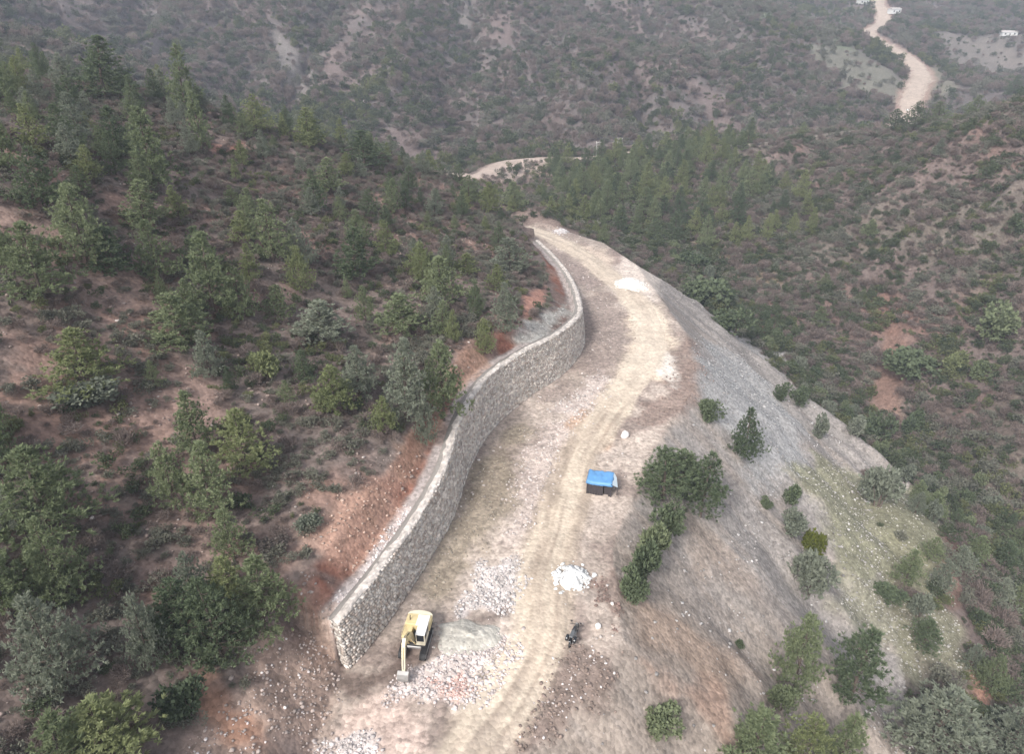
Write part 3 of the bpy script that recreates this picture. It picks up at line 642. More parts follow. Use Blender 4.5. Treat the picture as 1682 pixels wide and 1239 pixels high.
def ground_colour(x, y):
    n = len(x)
    sd, dw, tw, left, fill, g = zones(x, y)
    r = np.hypot(x, y)
    n1 = fbm(x / 14, y / 14, 61, 4, .6); n2 = fbm(x / 4, y / 4, 62, 4, .6); n3 = fbm(x / 1.3, y / 1.3, 63, 3, .6); n4 = fbm(x / 45, y / 45, 64, 4, .55)
    c = np.zeros((n, 3)) + np.array((0.200, 0.150, 0.128))
    # left hill: pinkish soil, stones, red earth
    lm = left.astype(float)
    c = mixc(c, (0.165, 0.126, 0.110), lm)
    c = mixc(c, (0.25, 0.158, 0.124), lm * sstep(.52, .66, n1) * .7)
    c = mixc(c, (0.125, 0.102, 0.09), lm * sstep(.5, .62, n2) * .7)
    # right hill
    rm = ((~left) & (x > 20) & (y < 340)).astype(float)
    rgl = right_gully(x, y)
    c = mixc(c, (0.122, 0.094, 0.084), rm)
    c = mixc(c, (0.172, 0.126, 0.110), rm * (1 - sstep(.35, .62, rgl + .25 * (n2 - .5))) * sstep(75, 100, x) * .85)
    c = mixc(c, (0.145, 0.095, 0.080), rm * sstep(.54, .66, n1) * .7)
    c = mixc(c, (0.115, 0.105, 0.085), rm * sstep(.5, .62, n4) * .6)
    # far mountain
    fm = sstep(310, 350, y)
    fgl = far_gully(x, y)
    c = mixc(c, (0.110, 0.094, 0.088), fm)
    c = mixc(c, (0.152, 0.124, 0.114), fm * (1 - sstep(.3, .6, fgl + .3 * (n2 - .5))) * .8)
    c = mixc(c, (0.155, 0.13, 0.122), fm * sstep(.52, .64, n1) * .7)
    c = mixc(c, (0.155, 0.115, 0.105), fm * sstep(.52, .62, n4) * .6)
    # fill slope: streaks run down from the road edge
    fmk = fill.astype(float)
    st = fbm(x / 2.2 + y / 30, y / 2.2 - x * 0.0, 71, 3)
    dsl = np.clip(sd, 0, 60)
    c = mixc(c, (0.262, 0.236, 0.217), fmk)
    c = mixc(c, (0.285, 0.233, 0.192), fmk * (1 - sstep(58, 82, y + .4 * x + 14 * (n1 - .5))) * .8)
    s1 = fbm((y + 0.75 * x) / 2.6, (x - y) / 60, 72, 4, .6)
    c = mixc(c, (0.30, 0.245, 0.205), fmk * sstep(.48, .62, s1) * .4)
    c = mixc(c, (0.215, 0.19, 0.175), fmk * sstep(.55, .68, fbm((y + 0.75 * x) / 1.5, (x - y) / 40, 73, 3)) * .3)
    # platform
    pm = 1 - sstep(-.6, 1.2, sd + (n2 - .5) * 2.5)
    pm = np.where(left, 1 - sstep(-.2, .3, sd), pm)
    c = mixc(c, (0.318, 0.262, 0.222), pm)
    c = mixc(c, (0.46, 0.385, 0.33), pm * sstep(.52, .66, n1) * .7)
    c = mixc(c, (0.235, 0.185, 0.160), pm * sstep(.52, .64, fbm(x / 5, y / 5, 65, 4, .6)) * .8)
    # behind the wall: gravel backfill, then the fresh red cut
    wz = left & (tw > .05) & (tw < WALL_LEN - .05)
    over = dw - BATTER * wall_h(tw) - WALL_T
    c = mixc(c, (0.33, 0.285, 0.265), wz * (1 - sstep(1.6, 2.4, over + .9 + (n2 - .5))))
    c = mixc(c, (0.19, 0.085, 0.060), wz * sstep(.9, 1.6, over + (n2 - .5)) * (1 - sstep(3.0, 4.2, over + (n2 - .5) * 2)) * sstep(.36, .48, n1 + .05) * (.25 + .75 * sstep(.44, .58, n2)))
    for k in PATCH_COL:
        P = np.asarray(T_PATCH[k]); 
        lo = P.min(0) - 20; hi = P.max(0) + 20
        s = (x > lo[0]) & (x < hi[0]) & (y > lo[1]) & (y < hi[1])
        if not s.any(): continue
        mk = patch_mask(k, x[s], y[s]) * PATCH_COL[k][3]
        # earth patches on the road platform stay off the wall's hill side
        c[s] = mixc(c[s], PATCH_COL[k][0], mk)
    # wheel-worn track
    d, t, sde = poly_dist(x, y, ROADS['main'], margin=8.0)
    wob = (fbm(x / 6, y / 6, 81, 3) - .5) * 2.0
    tm = 1 - sstep(2.1, 3.6, d + wob)
    tm = np.where(left, 0, tm)
    rut = np.exp(-((np.abs(d) - 1.15) / .38) ** 2)
    lane = fbm(t / 16, d * sde / .55, 82, 3, .6)
    c = mixc(c, (0.42, 0.345, 0.272), tm * (.55 + .35 * sstep(.35, .6, n1)))
    c = mixc(c, (0.53, 0.44, 0.345), tm * rut * .5)
    c = mixc(c, (0.54, 0.455, 0.36), tm * sstep(.5, .66, lane) * .7)
    c = mixc(c, (0.30, 0.24, 0.19), tm * (1 - sstep(.32, .46, lane)) * .6)
    c = mixc(c, (0.56, 0.475, 0.385), tm * sstep(85, 105, y) * (1 - sstep(128, 145, y)) * .75)
    c = mixc(c, (0.52, 0.44, 0.36), tm * sstep(130, 150, y) * .5)
    for k, w in (('middle', 3.6), ('far', 6.2), ('ridge', 1.0)):
        d, t, sde = poly_dist(x, y, ROADS[k], margin=16.0)
        m = 1 - sstep(w - .8, w + 1.2, d + (n2 - .5) * (9 if k == 'far' else 3))
        m = np.where(sd < 3, 0, m)
        if k == 'ridge': m = m * sstep(.45, .6, fbm(x / 16, y / 16, 84, 2))
        c = mixc(c, {'middle': (0.40, 0.32, 0.27), 'far': (0.41, 0.335, 0.28), 'ridge': (0.36, 0.32, 0.27)}[k], m * .95)
        if k == 'far':
            m2 = (1 - sstep(w + 1, w + 5, d + (n2 - .5) * 6)) * (1 - m)
            c = mixc(c, (0.33, 0.22, 0.18), m2 * .7)
    c = c * (0.80 + 0.40 * n3)[:, None] * (0.85 + 0.3 * n2)[:, None]
    return np.clip(c, 0.01, 0.9)

# ------------------------------------------------------------------ the ground sheet
NX, NY = 790, 860
ys = np.concatenate([np.geomspace(12, 420, NY - 140), np.geomspace(421, 1500, 140)])
sx = np.linspace(-1.36, 1.36, NX)
GX = (sx[None, :] * (ys[:, None] * 0.86 + 22)); GY = np.repeat(ys[:, None], NX, 1)
gx, gy = GX.ravel(), GY.ravel()
gz = height(gx, gy)
gc = ground_colour(gx, gy)
ii = np.arange(NX * NY).reshape(NY, NX)
quads = np.stack([ii[:-1, :-1], ii[:-1, 1:], ii[1:, 1:], ii[1:, :-1]], -1).reshape(-1, 4)
terrain = link('terrain', mesh_np('terrain', np.stack([gx, gy, gz], 1), quads, 4, gc, smooth=True), M_GROUND)
tag(terrain, 'steep stony hillsides of pinkish soil around the road cut', kind='structure')

def ribbon(name, line, half, lift, label, mat):
    """a worn track laid over the ground, a few centimetres proud"""
    L = smooth_line(line, 0.6)
    d = np.gradient(L[:, :2], axis=0); d /= np.linalg.norm(d, axis=1)[:, None]
    nrm = np.stack([d[:, 1], -d[:, 0]], 1)
    m = 15; u = np.linspace(-1, 1, m)
    w = half * (0.9 + 0.5 * fbm(L[:, 0] / 7, L[:, 1] / 7, 91, 3))
    X = L[:, 0][:, None] + nrm[:, 0][:, None] * u[None, :] * w[:, None]
    Y = L[:, 1][:, None] + nrm[:, 1][:, None] * u[None, :] * w[:, None]
    x, y = X.ravel(), Y.ravel()
    uu = np.abs(np.repeat(u[None, :], len(L), 0).ravel())
    rutz = -0.10 * np.exp(-((uu - .42) / .14) ** 2)
    z = height(x, y) + lift * (1 - uu ** 6 * 1.6) + rutz * sstep(0, .2, 1 - uu)
    c = ground_colour(x, y)
    idx = np.arange(len(x)).reshape(len(L), m)
    q = np.stack([idx[:-1, :-1], idx[:-1, 1:], idx[1:, 1:], idx[1:, :-1]], -1).reshape(-1, 4)
    o = link(name, mesh_np(name, np.stack([x, y, z], 1), q, 4, c, smooth=True), mat)
    return tag(o, label, kind='structure')

ribbon('dirt_road', T_ROADS['main'], 2.6, 0.12, 'tan wheel-worn dirt track winding past the stone wall', M_ROAD)
ribbon('dirt_road', T_ROADS['middle'], 3.4, 0.4, 'distant pinkish bend of the dirt road behind the left spur', M_ROAD)
ribbon('dirt_road', T_ROADS['far'], 5.2, 0.6, 'far tan dirt road winding up the valley at top right', M_ROAD)
# ------------------------------------------------------------------ the stone retaining wall
wall_root = empty('stone_wall', (float(WALL[0, 0]), float(WALL[0, 1]), 0.0))
tag(wall_root, 'long curved grey stone retaining wall along the left of the dirt road', 'wall')
WX, WY = float(WALL[0, 0]), float(WALL[0, 1])
_d = np.gradient(WALL[:, :2], axis=0); _d /= np.linalg.norm(_d, axis=1)[:, None]
_S = np.linspace(0, WALL_LEN, len(WALL))
def wall_frame(s):
    """point of the base line, direction into the hill"""
    p = np.stack([np.interp(s, _S, WALL[:, 0]), np.interp(s, _S, WALL[:, 1])], -1)
    dx = np.interp(s, _S, _d[:, 0]); dy = np.interp(s, _S, _d[:, 1])
    return p, np.stack([-dy, dx], -1)
def wall_pt(s, h, depth=0.0):
    p, nin = wall_frame(np.asarray(s, float))
    q = p + nin * (BATTER * np.asarray(h) + depth)[..., None]
    return np.stack([q[..., 0] - WX, q[..., 1] - WY, np.asarray(h) + 0 * q[..., 0]], -1)

M_MORTAR = plain('wall_mortar', (0.26, 0.24, 0.22), 0.95, var=0.3, scale=1.5, spec=0.1, bump=0.4)
# core of the wall: face, top, back, ends
ss = np.arange(0, WALL_LEN + 0.01, 1.0); ss[-1] = WALL_LEN
hh = wall_h(ss)
prof = [(-0.6, 0.06), (1.0, 0.06), (1.0, WALL_T)]           # (fraction of the height, depth)
V = []
for s, h in zip(ss, hh):
    V += [wall_pt(s, np.array(-0.6), np.array(0.06)), wall_pt(s, np.array(h - .12), np.array(0.06)), wall_pt(s, np.array(h - .12), np.array(WALL_T - .05)), wall_pt(s, np.array(-0.6), np.array(WALL_T + .6))]
V = np.array(V); F4 = []
for i in range(len(ss) - 1):
    for k in range(4):
        F4.append((4 * i + k, 4 * i + (k + 1) % 4, 4 * i + 4 + (k + 1) % 4, 4 * i + 4 + k))
F4.append((3, 2, 1, 0)); F4.append(tuple(4 * (len(ss) - 1) + k for k in range(4)))
link('wall_core', mesh_np('wall_core', V, F4, 4), M_MORTAR, wall_root)
# coping: rough pale top course
m = 7; sc = np.arange(0, WALL_LEN, 0.32); V = []
for s in sc:
    h = float(wall_h(s))
    for k in range(m):
        dep = -0.06 + (.95 + .35 * float(vnoise(np.array(s / 3.0), np.array(0.5), 61) - .5)) * k / (m - 1)
        zz = h + 0.02 + 0.30 * (vnoise(np.array(s * 1.1), np.array(k * 1.7), 5) - .5) - (0.22 if k in (0, m - 1) else 0)
        V.append(wall_pt(s, np.array(h), np.array(dep + (.55 if k == m - 1 else .16) * (vnoise(np.array(s * 1.3), np.array(k * 3.1), 6) - .5))) + np.array((0, 0, zz - h)))
V = np.array(V); idx = np.arange(len(V)).reshape(len(sc), m)
F4 = np.stack([idx[:-1, :-1], idx[1:, :-1], idx[1:, 1:], idx[:-1, 1:]], -1).reshape(-1, 4)[:, ::-1]
cc_ = np.array((.54, .485, .44))[None] * (.62 + .62 * vnoise(V[:, 0] * 2.9 + V[:, 2], V[:, 1] * 2.9, 77))[:, None] * rng.uniform(.82, 1.15, (len(V), 1))
link('coping', mesh_np('coping', V, F4, 4, cc_), M_ROCK, wall_root)
# face stones: irregular courses, each a bulged block
def stone_block(s0, s1, h0, h1, depth_fn, col, VV, FF, CC, end=None):
    n = len(VV)
    j = lambda a: rng.uniform(-a, a)
    ds, dh = (s1 - s0), (h1 - h0)
    g = 0.035
    out = rng.uniform(0.02, 0.13)
    ring0 = [(s0 + g, h0 + g), (s1 - g, h0 + g), (s1 - g, h1 - g), (s0 + g, h1 - g)]
    k = rng.uniform(.12, .24)
    ring1 = [(s0 + ds * (k + j(.08)), h0 + dh * (k + j(.08))), (s1 - ds * (k + j(.08)), h0 + dh * (k + j(.08))), (s1 - ds * (k + j(.08)), h1 - dh * (k + j(.08))), (s0 + ds * (k + j(.08)), h1 - dh * (k + j(.08)))]
    for a, b in ring0: VV.append(depth_fn(a + j(.04), b + j(.03), 0.10))
    for a, b in ring1: VV.append(depth_fn(a, b, -out))
    FF += [(n + 4, n + 5, n + 6, n + 7)] + [(n + i, n + (i + 1) % 4, n + 4 + (i + 1) % 4, n + 4 + i) for i in range(4)]
    CC += [col] * 8
VV, FF, CC = [], [], []
def face_depth(a, b, dep):
    return wall_pt(np.array(min(max(a, 0), WALL_LEN)), np.array(b), np.array(dep))
h = -0.3; course = 0
base_cols = np.array([(0.50, 0.445, 0.395), (0.58, 0.52, 0.465), (0.41, 0.36, 0.32), (0.52, 0.48, 0.44), (0.66, 0.60, 0.54), (0.47, 0.395, 0.34)])
while h < 8.2:
    ch = rng.uniform(.24, .38)
    s = rng.uniform(-.3, 0)
    tone = rng.uniform(.9, 1.1)
    while s < WALL_LEN:
        w = rng.uniform(.28, .68)
        sm = min(max(s + w / 2, 0), WALL_LEN)
        top = float(wall_h(sm)) - .08
        if h < top - .12:
            dist = math.hypot(*(wall_frame(np.array(sm))[0]))
            c = base_cols[rng.integers(len(base_cols))] * rng.uniform(.8, 1.15) * tone
            stone_block(max(s, 0), min(s + w, WALL_LEN), h, min(h + ch, top), face_depth, tuple(c), VV, FF, CC)
        s += w
    h += ch
# near end face
def end_depth(a, b, dep):
    p, nin = wall_frame(np.array(0.0)); d0 = _d[0]
    q = p + nin * (BATTER * b + a) + d0 * dep
    return np.array((q[0] - WX, q[1] - WY, b))
h = -0.3
while h < WALL[0, 2] - .1:
    ch = rng.uniform(.3, .46); a = 0.0
    while a < WALL_T:
        w = rng.uniform(.35, .7)
        stone_block(a, min(a + w, WALL_T), h, min(h + ch, WALL[0, 2] - .05), end_depth, tuple(base_cols[rng.integers(6)] * rng.uniform(.8, 1.1)), VV, FF, CC)
        a += w
    h += ch
so = link('stones', mesh_np('stones', np.array(VV), np.array(FF), 4, np.array(CC)), M_ROCK, wall_root)
so['kind'] = 'stuff'

# ------------------------------------------------------------------ loose rock
ICO_V = []; ICO_F = [(0,11,5),(0,5,1),(0,1,7),(0,7,10),(0,10,11),(1,5,9),(5,11,4),(11,10,2),(10,7,6),(7,1,8),(3,9,4),(3,4,2),(3,2,6),(3,6,8),(3,8,9),(4,9,5),(2,4,11),(6,2,10),(8,6,7),(9,8,1)]
_t = (1 + 5 ** .5) / 2
ICO_V = np.array([(-1,_t,0),(1,_t,0),(-1,-_t,0),(1,-_t,0),(0,-1,_t),(0,1,_t),(0,-1,-_t),(0,1,-_t),(_t,0,-1),(_t,0,1),(-_t,0,-1),(-_t,0,1)]) / math.hypot(1, _t)
ICO_F = np.array(ICO_F)

def rocks_mesh(name, x, y, size, cols, sink=0.25, flat=0.7):
    n = len(x); z = height(x, y)
    sc = np.stack([size * rng.uniform(.7, 1.25, n), size * rng.uniform(.7, 1.25, n), size * flat * rng.uniform(.6, 1.1, n)], 1) * 0.5
    a = rng.uniform(0, 6.28, n); ca, sa = np.cos(a), np.sin(a)
    V = ICO_V[None] * (1 + rng.uniform(-.28, .28, (n, 12, 1)))
    V = V * sc[:, None, :]
    X = V[..., 0] * ca[:, None] - V[..., 1] * sa[:, None] + x[:, None]
    Y = V[..., 0] * sa[:, None] + V[..., 1] * ca[:, None] + y[:, None]
    Z = V[..., 2] + (z + sc[:, 2] * (1 - 2 * sink))[:, None]
    P = np.stack([X, Y, Z], -1).reshape(-1, 3)
    Fq = (ICO_F[None] + 12 * np.arange(n)[:, None, None]).reshape(-1, 3)
    return mesh_np(name, P, Fq, 3, np.repeat(cols, 12, 0))

def scatter_box(n, lo, hi):
    return rng.uniform(lo[0], hi[0], n), rng.uniform(lo[1], hi[1], n)

RX, RY, RS, RC = [], [], [], []
def rock_patch(k, n, smin, smax, col, jit=.25, grow=1.0):
    P = np.asarray(T_PATCH[k]); lo, hi = P.min(0) - grow, P.max(0) + grow
    x, y = scatter_box(n * 3, lo, hi)
    m = rng.uniform(0, 1, len(x)) < patch_mask(k, x, y)
    x, y = x[m][:n], y[m][:n]; n = len(x)
    RX.append(x); RY.append(y); RS.append(smin + (smax - smin) * rng.uniform(0, 1, n) ** 2.5)
    RC.append(np.asarray(col)[None] * rng.uniform(1 - jit, 1 + jit, (n, 1)))
rock_patch('pale_rubble_a', 884, 0.12, 0.50, (.47, .43, .41)); rock_patch('pink_rubble_c', 1530, 0.10, 0.43, (.49, .43, .41))
rock_patch('red_rubble_d', 221, 0.12, 0.43, (.52, .36, .32)); rock_patch('pale_rubble_f', 714, 0.10, 0.40, (.51, .46, .44))
rock_patch('brown_h', 442, 0.10, 0.40, (.22, .17, .145)); rock_patch('brown_h', 68, 0.12, 0.32, (.55, .5, .48)); rock_patch('pale_k', 850, 0.12, 0.43, (.50, .44, .41))
rock_patch('pale_k2', 425, 0.12, 0.50, (.50, .45, .42)); rock_patch('brown_h2', 204, 0.12, 0.43, (.2, .14, .12)); rock_patch('cut_u', 510, 0.10, 0.40, (.36, .30, .27))
rock_patch('cut_u', 76, 0.12, 0.36, (.55, .5, .48)); rock_patch('red_s', 340, 0.10, 0.43, (.36, .26, .21)); rock_patch('brown_p', 595, 0.12, 0.43, (.30, .25, .225)); rock_patch('olive_o', 595, 0.08, 0.36, (.30, .26, .21))
rock_patch('brown_q', 510, 0.12, 0.43, (.25, .19, .165)); rock_patch('grey_t', 204, 0.12, 0.43, (.36, .35, .33)); rock_patch('grass_x', 1190, 0.12, 0.40, (.36, .34, .30)); rock_patch('grass_x2', 680, 0.12, 0.43, (.36, .34, .31))
rock_patch('wallrub_oo', 850, 0.10, 0.36, (.55, .50, .48)); rock_patch('grey_w', 2550, 0.12, 0.40, (.30, .295, .29))
# platform in general and the scree below it
def rock_zone(n, lo, hi, test, smin, smax, col, jit=.3):
    x, y = scatter_box(n, lo, hi)
    m = test(x, y); x, y = x[m], y[m]; n = len(x)
    RX.append(x); RY.append(y); RS.append(smin + (smax - smin) * rng.uniform(0, 1, n) ** 3); RC.append(np.asarray(col)[None] * rng.uniform(1 - jit, 1 + jit, (n, 1)))
def on_plat(x, y):
    sd = sdf_poly(x, y, PLAT); d, _, _ = poly_dist(x, y, ROADS['main'][::3], margin=8.0)
    return (sd < -.4) & (d > 2.4) & (fbm(x / 6, y / 6, 93, 3) > .46)
def on_fill(x, y):
    sd, dw, tw, left, fill, g = zones(x, y)
    return fill & (sd > 1) & (rng.uniform(0, 1, len(x)) < .12 + sd / 45) & (fbm(x / 5, y / 5, 94, 3) > .45)
def on_left(x, y):
    sd, dw, tw, left, fill, g = zones(x, y)
    return left & (sd > 3.5) & (fbm(x / 7, y / 7, 95, 3) > .48)
rock_zone(3200, (-16, 28), (22, 190), on_plat, .1, .45, (.38, .33, .30)); rock_zone(700, (-16, 28), (22, 190), on_plat, .12, .5, (.55, .50, .47))
rock_zone(22000, (0, 25), (70, 190), on_fill, .10, .5, (.29, .27, .255)); rock_zone(1800, (10, 40), (70, 140), on_fill, .15, .6, (.42, .40, .385))
rock_zone(7000, (-75, 26), (0, 150), on_left, .15, .6, (.30, .235, .205)); rock_zone(900, (-75, 26), (0, 150), on_left, .15, .55, (.42, .37, .34))
rubble = link('rubble', rocks_mesh('rubble', np.concatenate(RX), np.concatenate(RY), np.concatenate(RS), np.concatenate(RC)), M_ROCK)
tag(rubble, 'loose stones and rubble strewn over road bed, scree and slopes', kind='stuff')

def boulder(x, y, size, col, label, group=None, flat=.75, seed=0):
    """one larger rock with chipped faces"""
    import bmesh
    r_ = np.random.default_rng(seed)
    bm = bmesh.new(); bmesh.ops.create_icosphere(bm, subdivisions=2, radius=.5)
    for v in bm.verts:
        q = np.array(v.co)
        k = 1 + .35 * (vnoise(np.array(q[0] * 3 + seed), np.array(q[1] * 3 + q[2] * 2), seed) - .5) + r_.uniform(-.06, .06)
        v.co = Vector(q * k * np.array((1, .8, flat)))
    for k in range(5):
        nrm = Vector(r_.normal(size=3)).normalized(); d = r_.uniform(.28, .38)
        for v in bm.verts:
            e = v.co.dot(nrm) - d
            if e > 0: v.co -= nrm * e
    me = bpy.data.meshes.new('boulder'); bm.to_mesh(me); bm.free()
    a = me.color_attributes.new('Col', 'FLOAT_COLOR', 'POINT'); c = np.ones((len(me.vertices), 4), np.float32); c[:, :3] = np.asarray(col) * r_.uniform(.92, 1.08, (len(me.vertices), 1))
    a.data.foreach_set('color', c.ravel())
    o = link('boulder', me, M_ROCK); o.scale = (size,) * 3
    o.location = (x, y, float(height(np.array([x]), np.array([y]))[0]) + size * flat * .28); o.rotation_euler = (r_.uniform(-.2, .2), r_.uniform(-.2, .2), r_.uniform(0, 6))
    return tag(o, label, 'boulder', group)
for k, (key, size, col, lab) in enumerate((('block', 1.5, (.74, .69, .65), 'white squarish boulder at the road edge beyond the blue-roofed hut'),
        ('boulder_a', 0.75, (.72, .70, .69), 'small white boulder right of the black motorbike'))):
    boulder(*T_SPOT[key], size, col, lab, seed=k + 3)

def heap(key, rx, ry, h, col, label, n=260, smax=.35, rz=0.0, base=None):
    """a tipped heap: mound with slumped outline, its surface made of lumps"""
    x0, y0 = T_SPOT[key]
    root = empty('heap', (x0, y0, 0)); tag(root, label, 'heap')
    nr, na = 14, 40; V = [(0, 0, h)]; 
    aa = np.linspace(0, 2 * math.pi, na, endpoint=False)
    lob = 1 + .75 * (fbm(np.cos(aa) * 1.6 + x0, np.sin(aa) * 1.6 + y0, 15, 3) - .5) * 2
    pts = []
    for i in range(1, nr + 1):
        f = i / nr
        px = f * np.cos(aa) * lob * rx; py = f * np.sin(aa) * lob * ry
        qx = px * math.cos(rz) - py * math.sin(rz) + x0; qy = px * math.sin(rz) + py * math.cos(rz) + y0
        zz = h * (1 - f ** 1.25) * (.75 + .5 * fbm(qx / .9, qy / .9, 16, 3)) + height(qx, qy) - (.05 if i < nr else .15)
        pts.append(np.stack([qx - x0, qy - y0, zz], 1))
    V = np.vstack([[[0, 0, h + float(height(np.array([x0]), np.array([y0]))[0])]]] + pts)
    Ff = [(0, 1 + k, 1 + (k + 1) % na) for k in range(na)]
    for i in range(nr - 1):
        for k in range(na):
            a = 1 + i * na + k; b = 1 + i * na + (k + 1) % na
            Ff += [(a, a + na, b + na), (a, b + na, b)]
    cc = np.asarray(col)[None] * (.8 + .4 * vnoise(V[:, 0] * 2.3, V[:, 1] * 2.3, 19))[:, None]
    link('mound', mesh_np('mound', V, Ff, 3, cc, smooth=True), M_ROCK, root)
    a = rng.uniform(0, 6.28, n); f = np.sqrt(rng.uniform(0, 1, n)) * (1 + .55 * rng.uniform(0, 1, n) ** 3); px = f * np.cos(a) * rx; py = f * np.sin(a) * ry
    qx = px * math.cos(rz) - py * math.sin(rz); qy = px * math.sin(rz) + py * math.cos(rz)
    me = rocks_mesh('lumps', qx + x0, qy + y0, .1 + smax * rng.uniform(0, 1, n) ** 2, np.asarray(col)[None] * rng.uniform(.8, 1.15, (n, 1)))
    co = np.zeros(len(me.vertices) * 3, np.float32); me.vertices.foreach_get('co', co); co = co.reshape(-1, 3)
    ff = np.repeat(np.clip(f, 0, 1), 12); co[:, 0] -= x0; co[:, 1] -= y0; co[:, 2] += h * .85 * (1 - ff ** 1.25)
    me.vertices.foreach_set('co', co.ravel()); me.update()
    o = link('lumps', me, M_ROCK, root); o['kind'] = 'stuff'
    return root
heap('heap_white_near', 2.0, 1.7, 1.3, (.64, .635, .62), 'bright white heap of broken stone beside the track, near the motorbike', 300, .45)
heap('heap_white_far', 3.4, 3.4, 1.7, (.64, .59, .54), 'large cream-white heap of stone on the outer edge of the far curve', 240, .6, -.4)
heap('heap_small_far', 2.2, 2.6, .9, (.54, .50, .49), 'small pale heap beside the track at its far end', 120, .5)
heap('heap_far_road', 1.7, 1.4, 1.2, (.75, .72, .70), 'white heap where the distant road vanishes behind the right ridge', 40, .8)
heap('heap_sand', 3.3, 2.0, .75, (.40, .375, .33), 'low smooth grey-green sand heap right of the excavator', 60, .12, -.15)

# ------------------------------------------------------------------ plants
def tri_blades(C, D, L, W, Nd):
    """narrow leaf blades: base at C, along D (n,3), their flat side turned towards Nd"""
    side = np.cross(Nd, D); side /= np.linalg.norm(side, axis=1)[:, None] + 1e-9
    tip = C + D * L[:, None]
    mid = C + D * (L * .45)[:, None]
    v = np.stack([C, mid - side * W[:, None], tip, mid + side * W[:, None]], 1)
    return v.reshape(-1, 3)

def unit(v): return v / (np.linalg.norm(v, axis=-1, keepdims=True) + 1e-9)

def pine_meshes(seed, slim):
    """a pine 1 unit = 8 m tall crown, built at 8 m height and about 8 m * slim wide"""
    rs = np.random.default_rng(seed)
    H = 8.0; Wd = H * slim * .5
    nb = 110
    f = np.sort(rs.uniform(.07, .985, nb)); az = np.arange(nb) * 2.399 + rs.uniform(-.5, .5, nb)
    lob = 1 + .32 * np.sin(az * 2 + rs.uniform(0, 6)) * rs.uniform(.3, 1) + rs.uniform(-.28, .18, nb)
    prof = np.minimum(1, (f / .14) ** .45) * (1 - f) ** rs.uniform(.7, 1.0) * 1.28 + .04
    Lb = Wd * prof * lob
    lean = rs.uniform(-.05, .05, 2) * H
    tz = f * H * .97; tx = lean[0] * f ** 2; ty = lean[1] * f ** 2
    up = rs.uniform(.05, .5, nb) + f * .5
    C, D, T, S = [], [], [], []
    limbs = MB()
    limbs.tube([(0, 0, -.8), (0, 0, .3 * H), (lean[0] * .3, lean[1] * .3, .6 * H), (lean[0] * .95, lean[1] * .95, .95 * H)], [.17, .13, .08, .02], 7)
    for i in range(nb):
        d = np.array((math.cos(az[i]), math.sin(az[i]), 0))
        o = np.array((tx[i], ty[i], tz[i]))
        m = max(3, int(Lb[i] / .26))
        if i % 4 == 0 and Lb[i] > .8:
            e = o + d * Lb[i] * .8 + np.array((0, 0, up[i] * Lb[i] * .45))
            limbs.tube([o - d * .03, tuple((o + e) / 2 - np.array((0, 0, .06))), tuple(e)], [.045, .03, .012], 5)
        for k in range(m):
            u = (.28 + .72 * (k + rs.uniform(0, 1)) / m)
            p = o + d * Lb[i] * u + np.array((0, 0, up[i] * Lb[i] * u * u * .6)) + rs.normal(size=3) * np.array((.17, .17, .10)) * (1 + Lb[i] * .22)
            nb_ = rs.integers(14, 22)
            dirs = unit(d[None] * rs.uniform(.3, 1.0) + np.array((0, 0, .75))[None] + rs.normal(size=(nb_, 3)) * .5)
            C.append(np.repeat(p[None], nb_, 0)); D.append(dirs); T.append(np.full(nb_, rs.uniform(0, 1))); S.append(np.full(nb_, rs.uniform(.75, 1.25)))
    C = np.concatenate(C); D = np.concatenate(D); T = np.concatenate(T); S = np.concatenate(S)
    L = rs.uniform(.20, .42, len(C)) * S; W = L * rs.uniform(.10, .16, len(C))
    out_ = C - np.array((0, 0, H * .35)); out_[:, 2] *= .6
    Nd = unit(unit(out_) * .7 + np.array((0, 0, .65)) + rs.normal(size=C.shape) * .45)
    V = tri_blades(C, D, L, W, Nd)
    Fq = np.arange(len(V)).reshape(-1, 4)
    crown = mesh_np('crown', V, Fq, 4, attrs={'tint': np.repeat(T, 4)})
    tmp = bpy.data.meshes.new('trunk'); tmp.from_pydata(limbs.v, [], limbs.f); tmp.update()
    tmp.materials.append(M_BARK)
    return crown, tmp

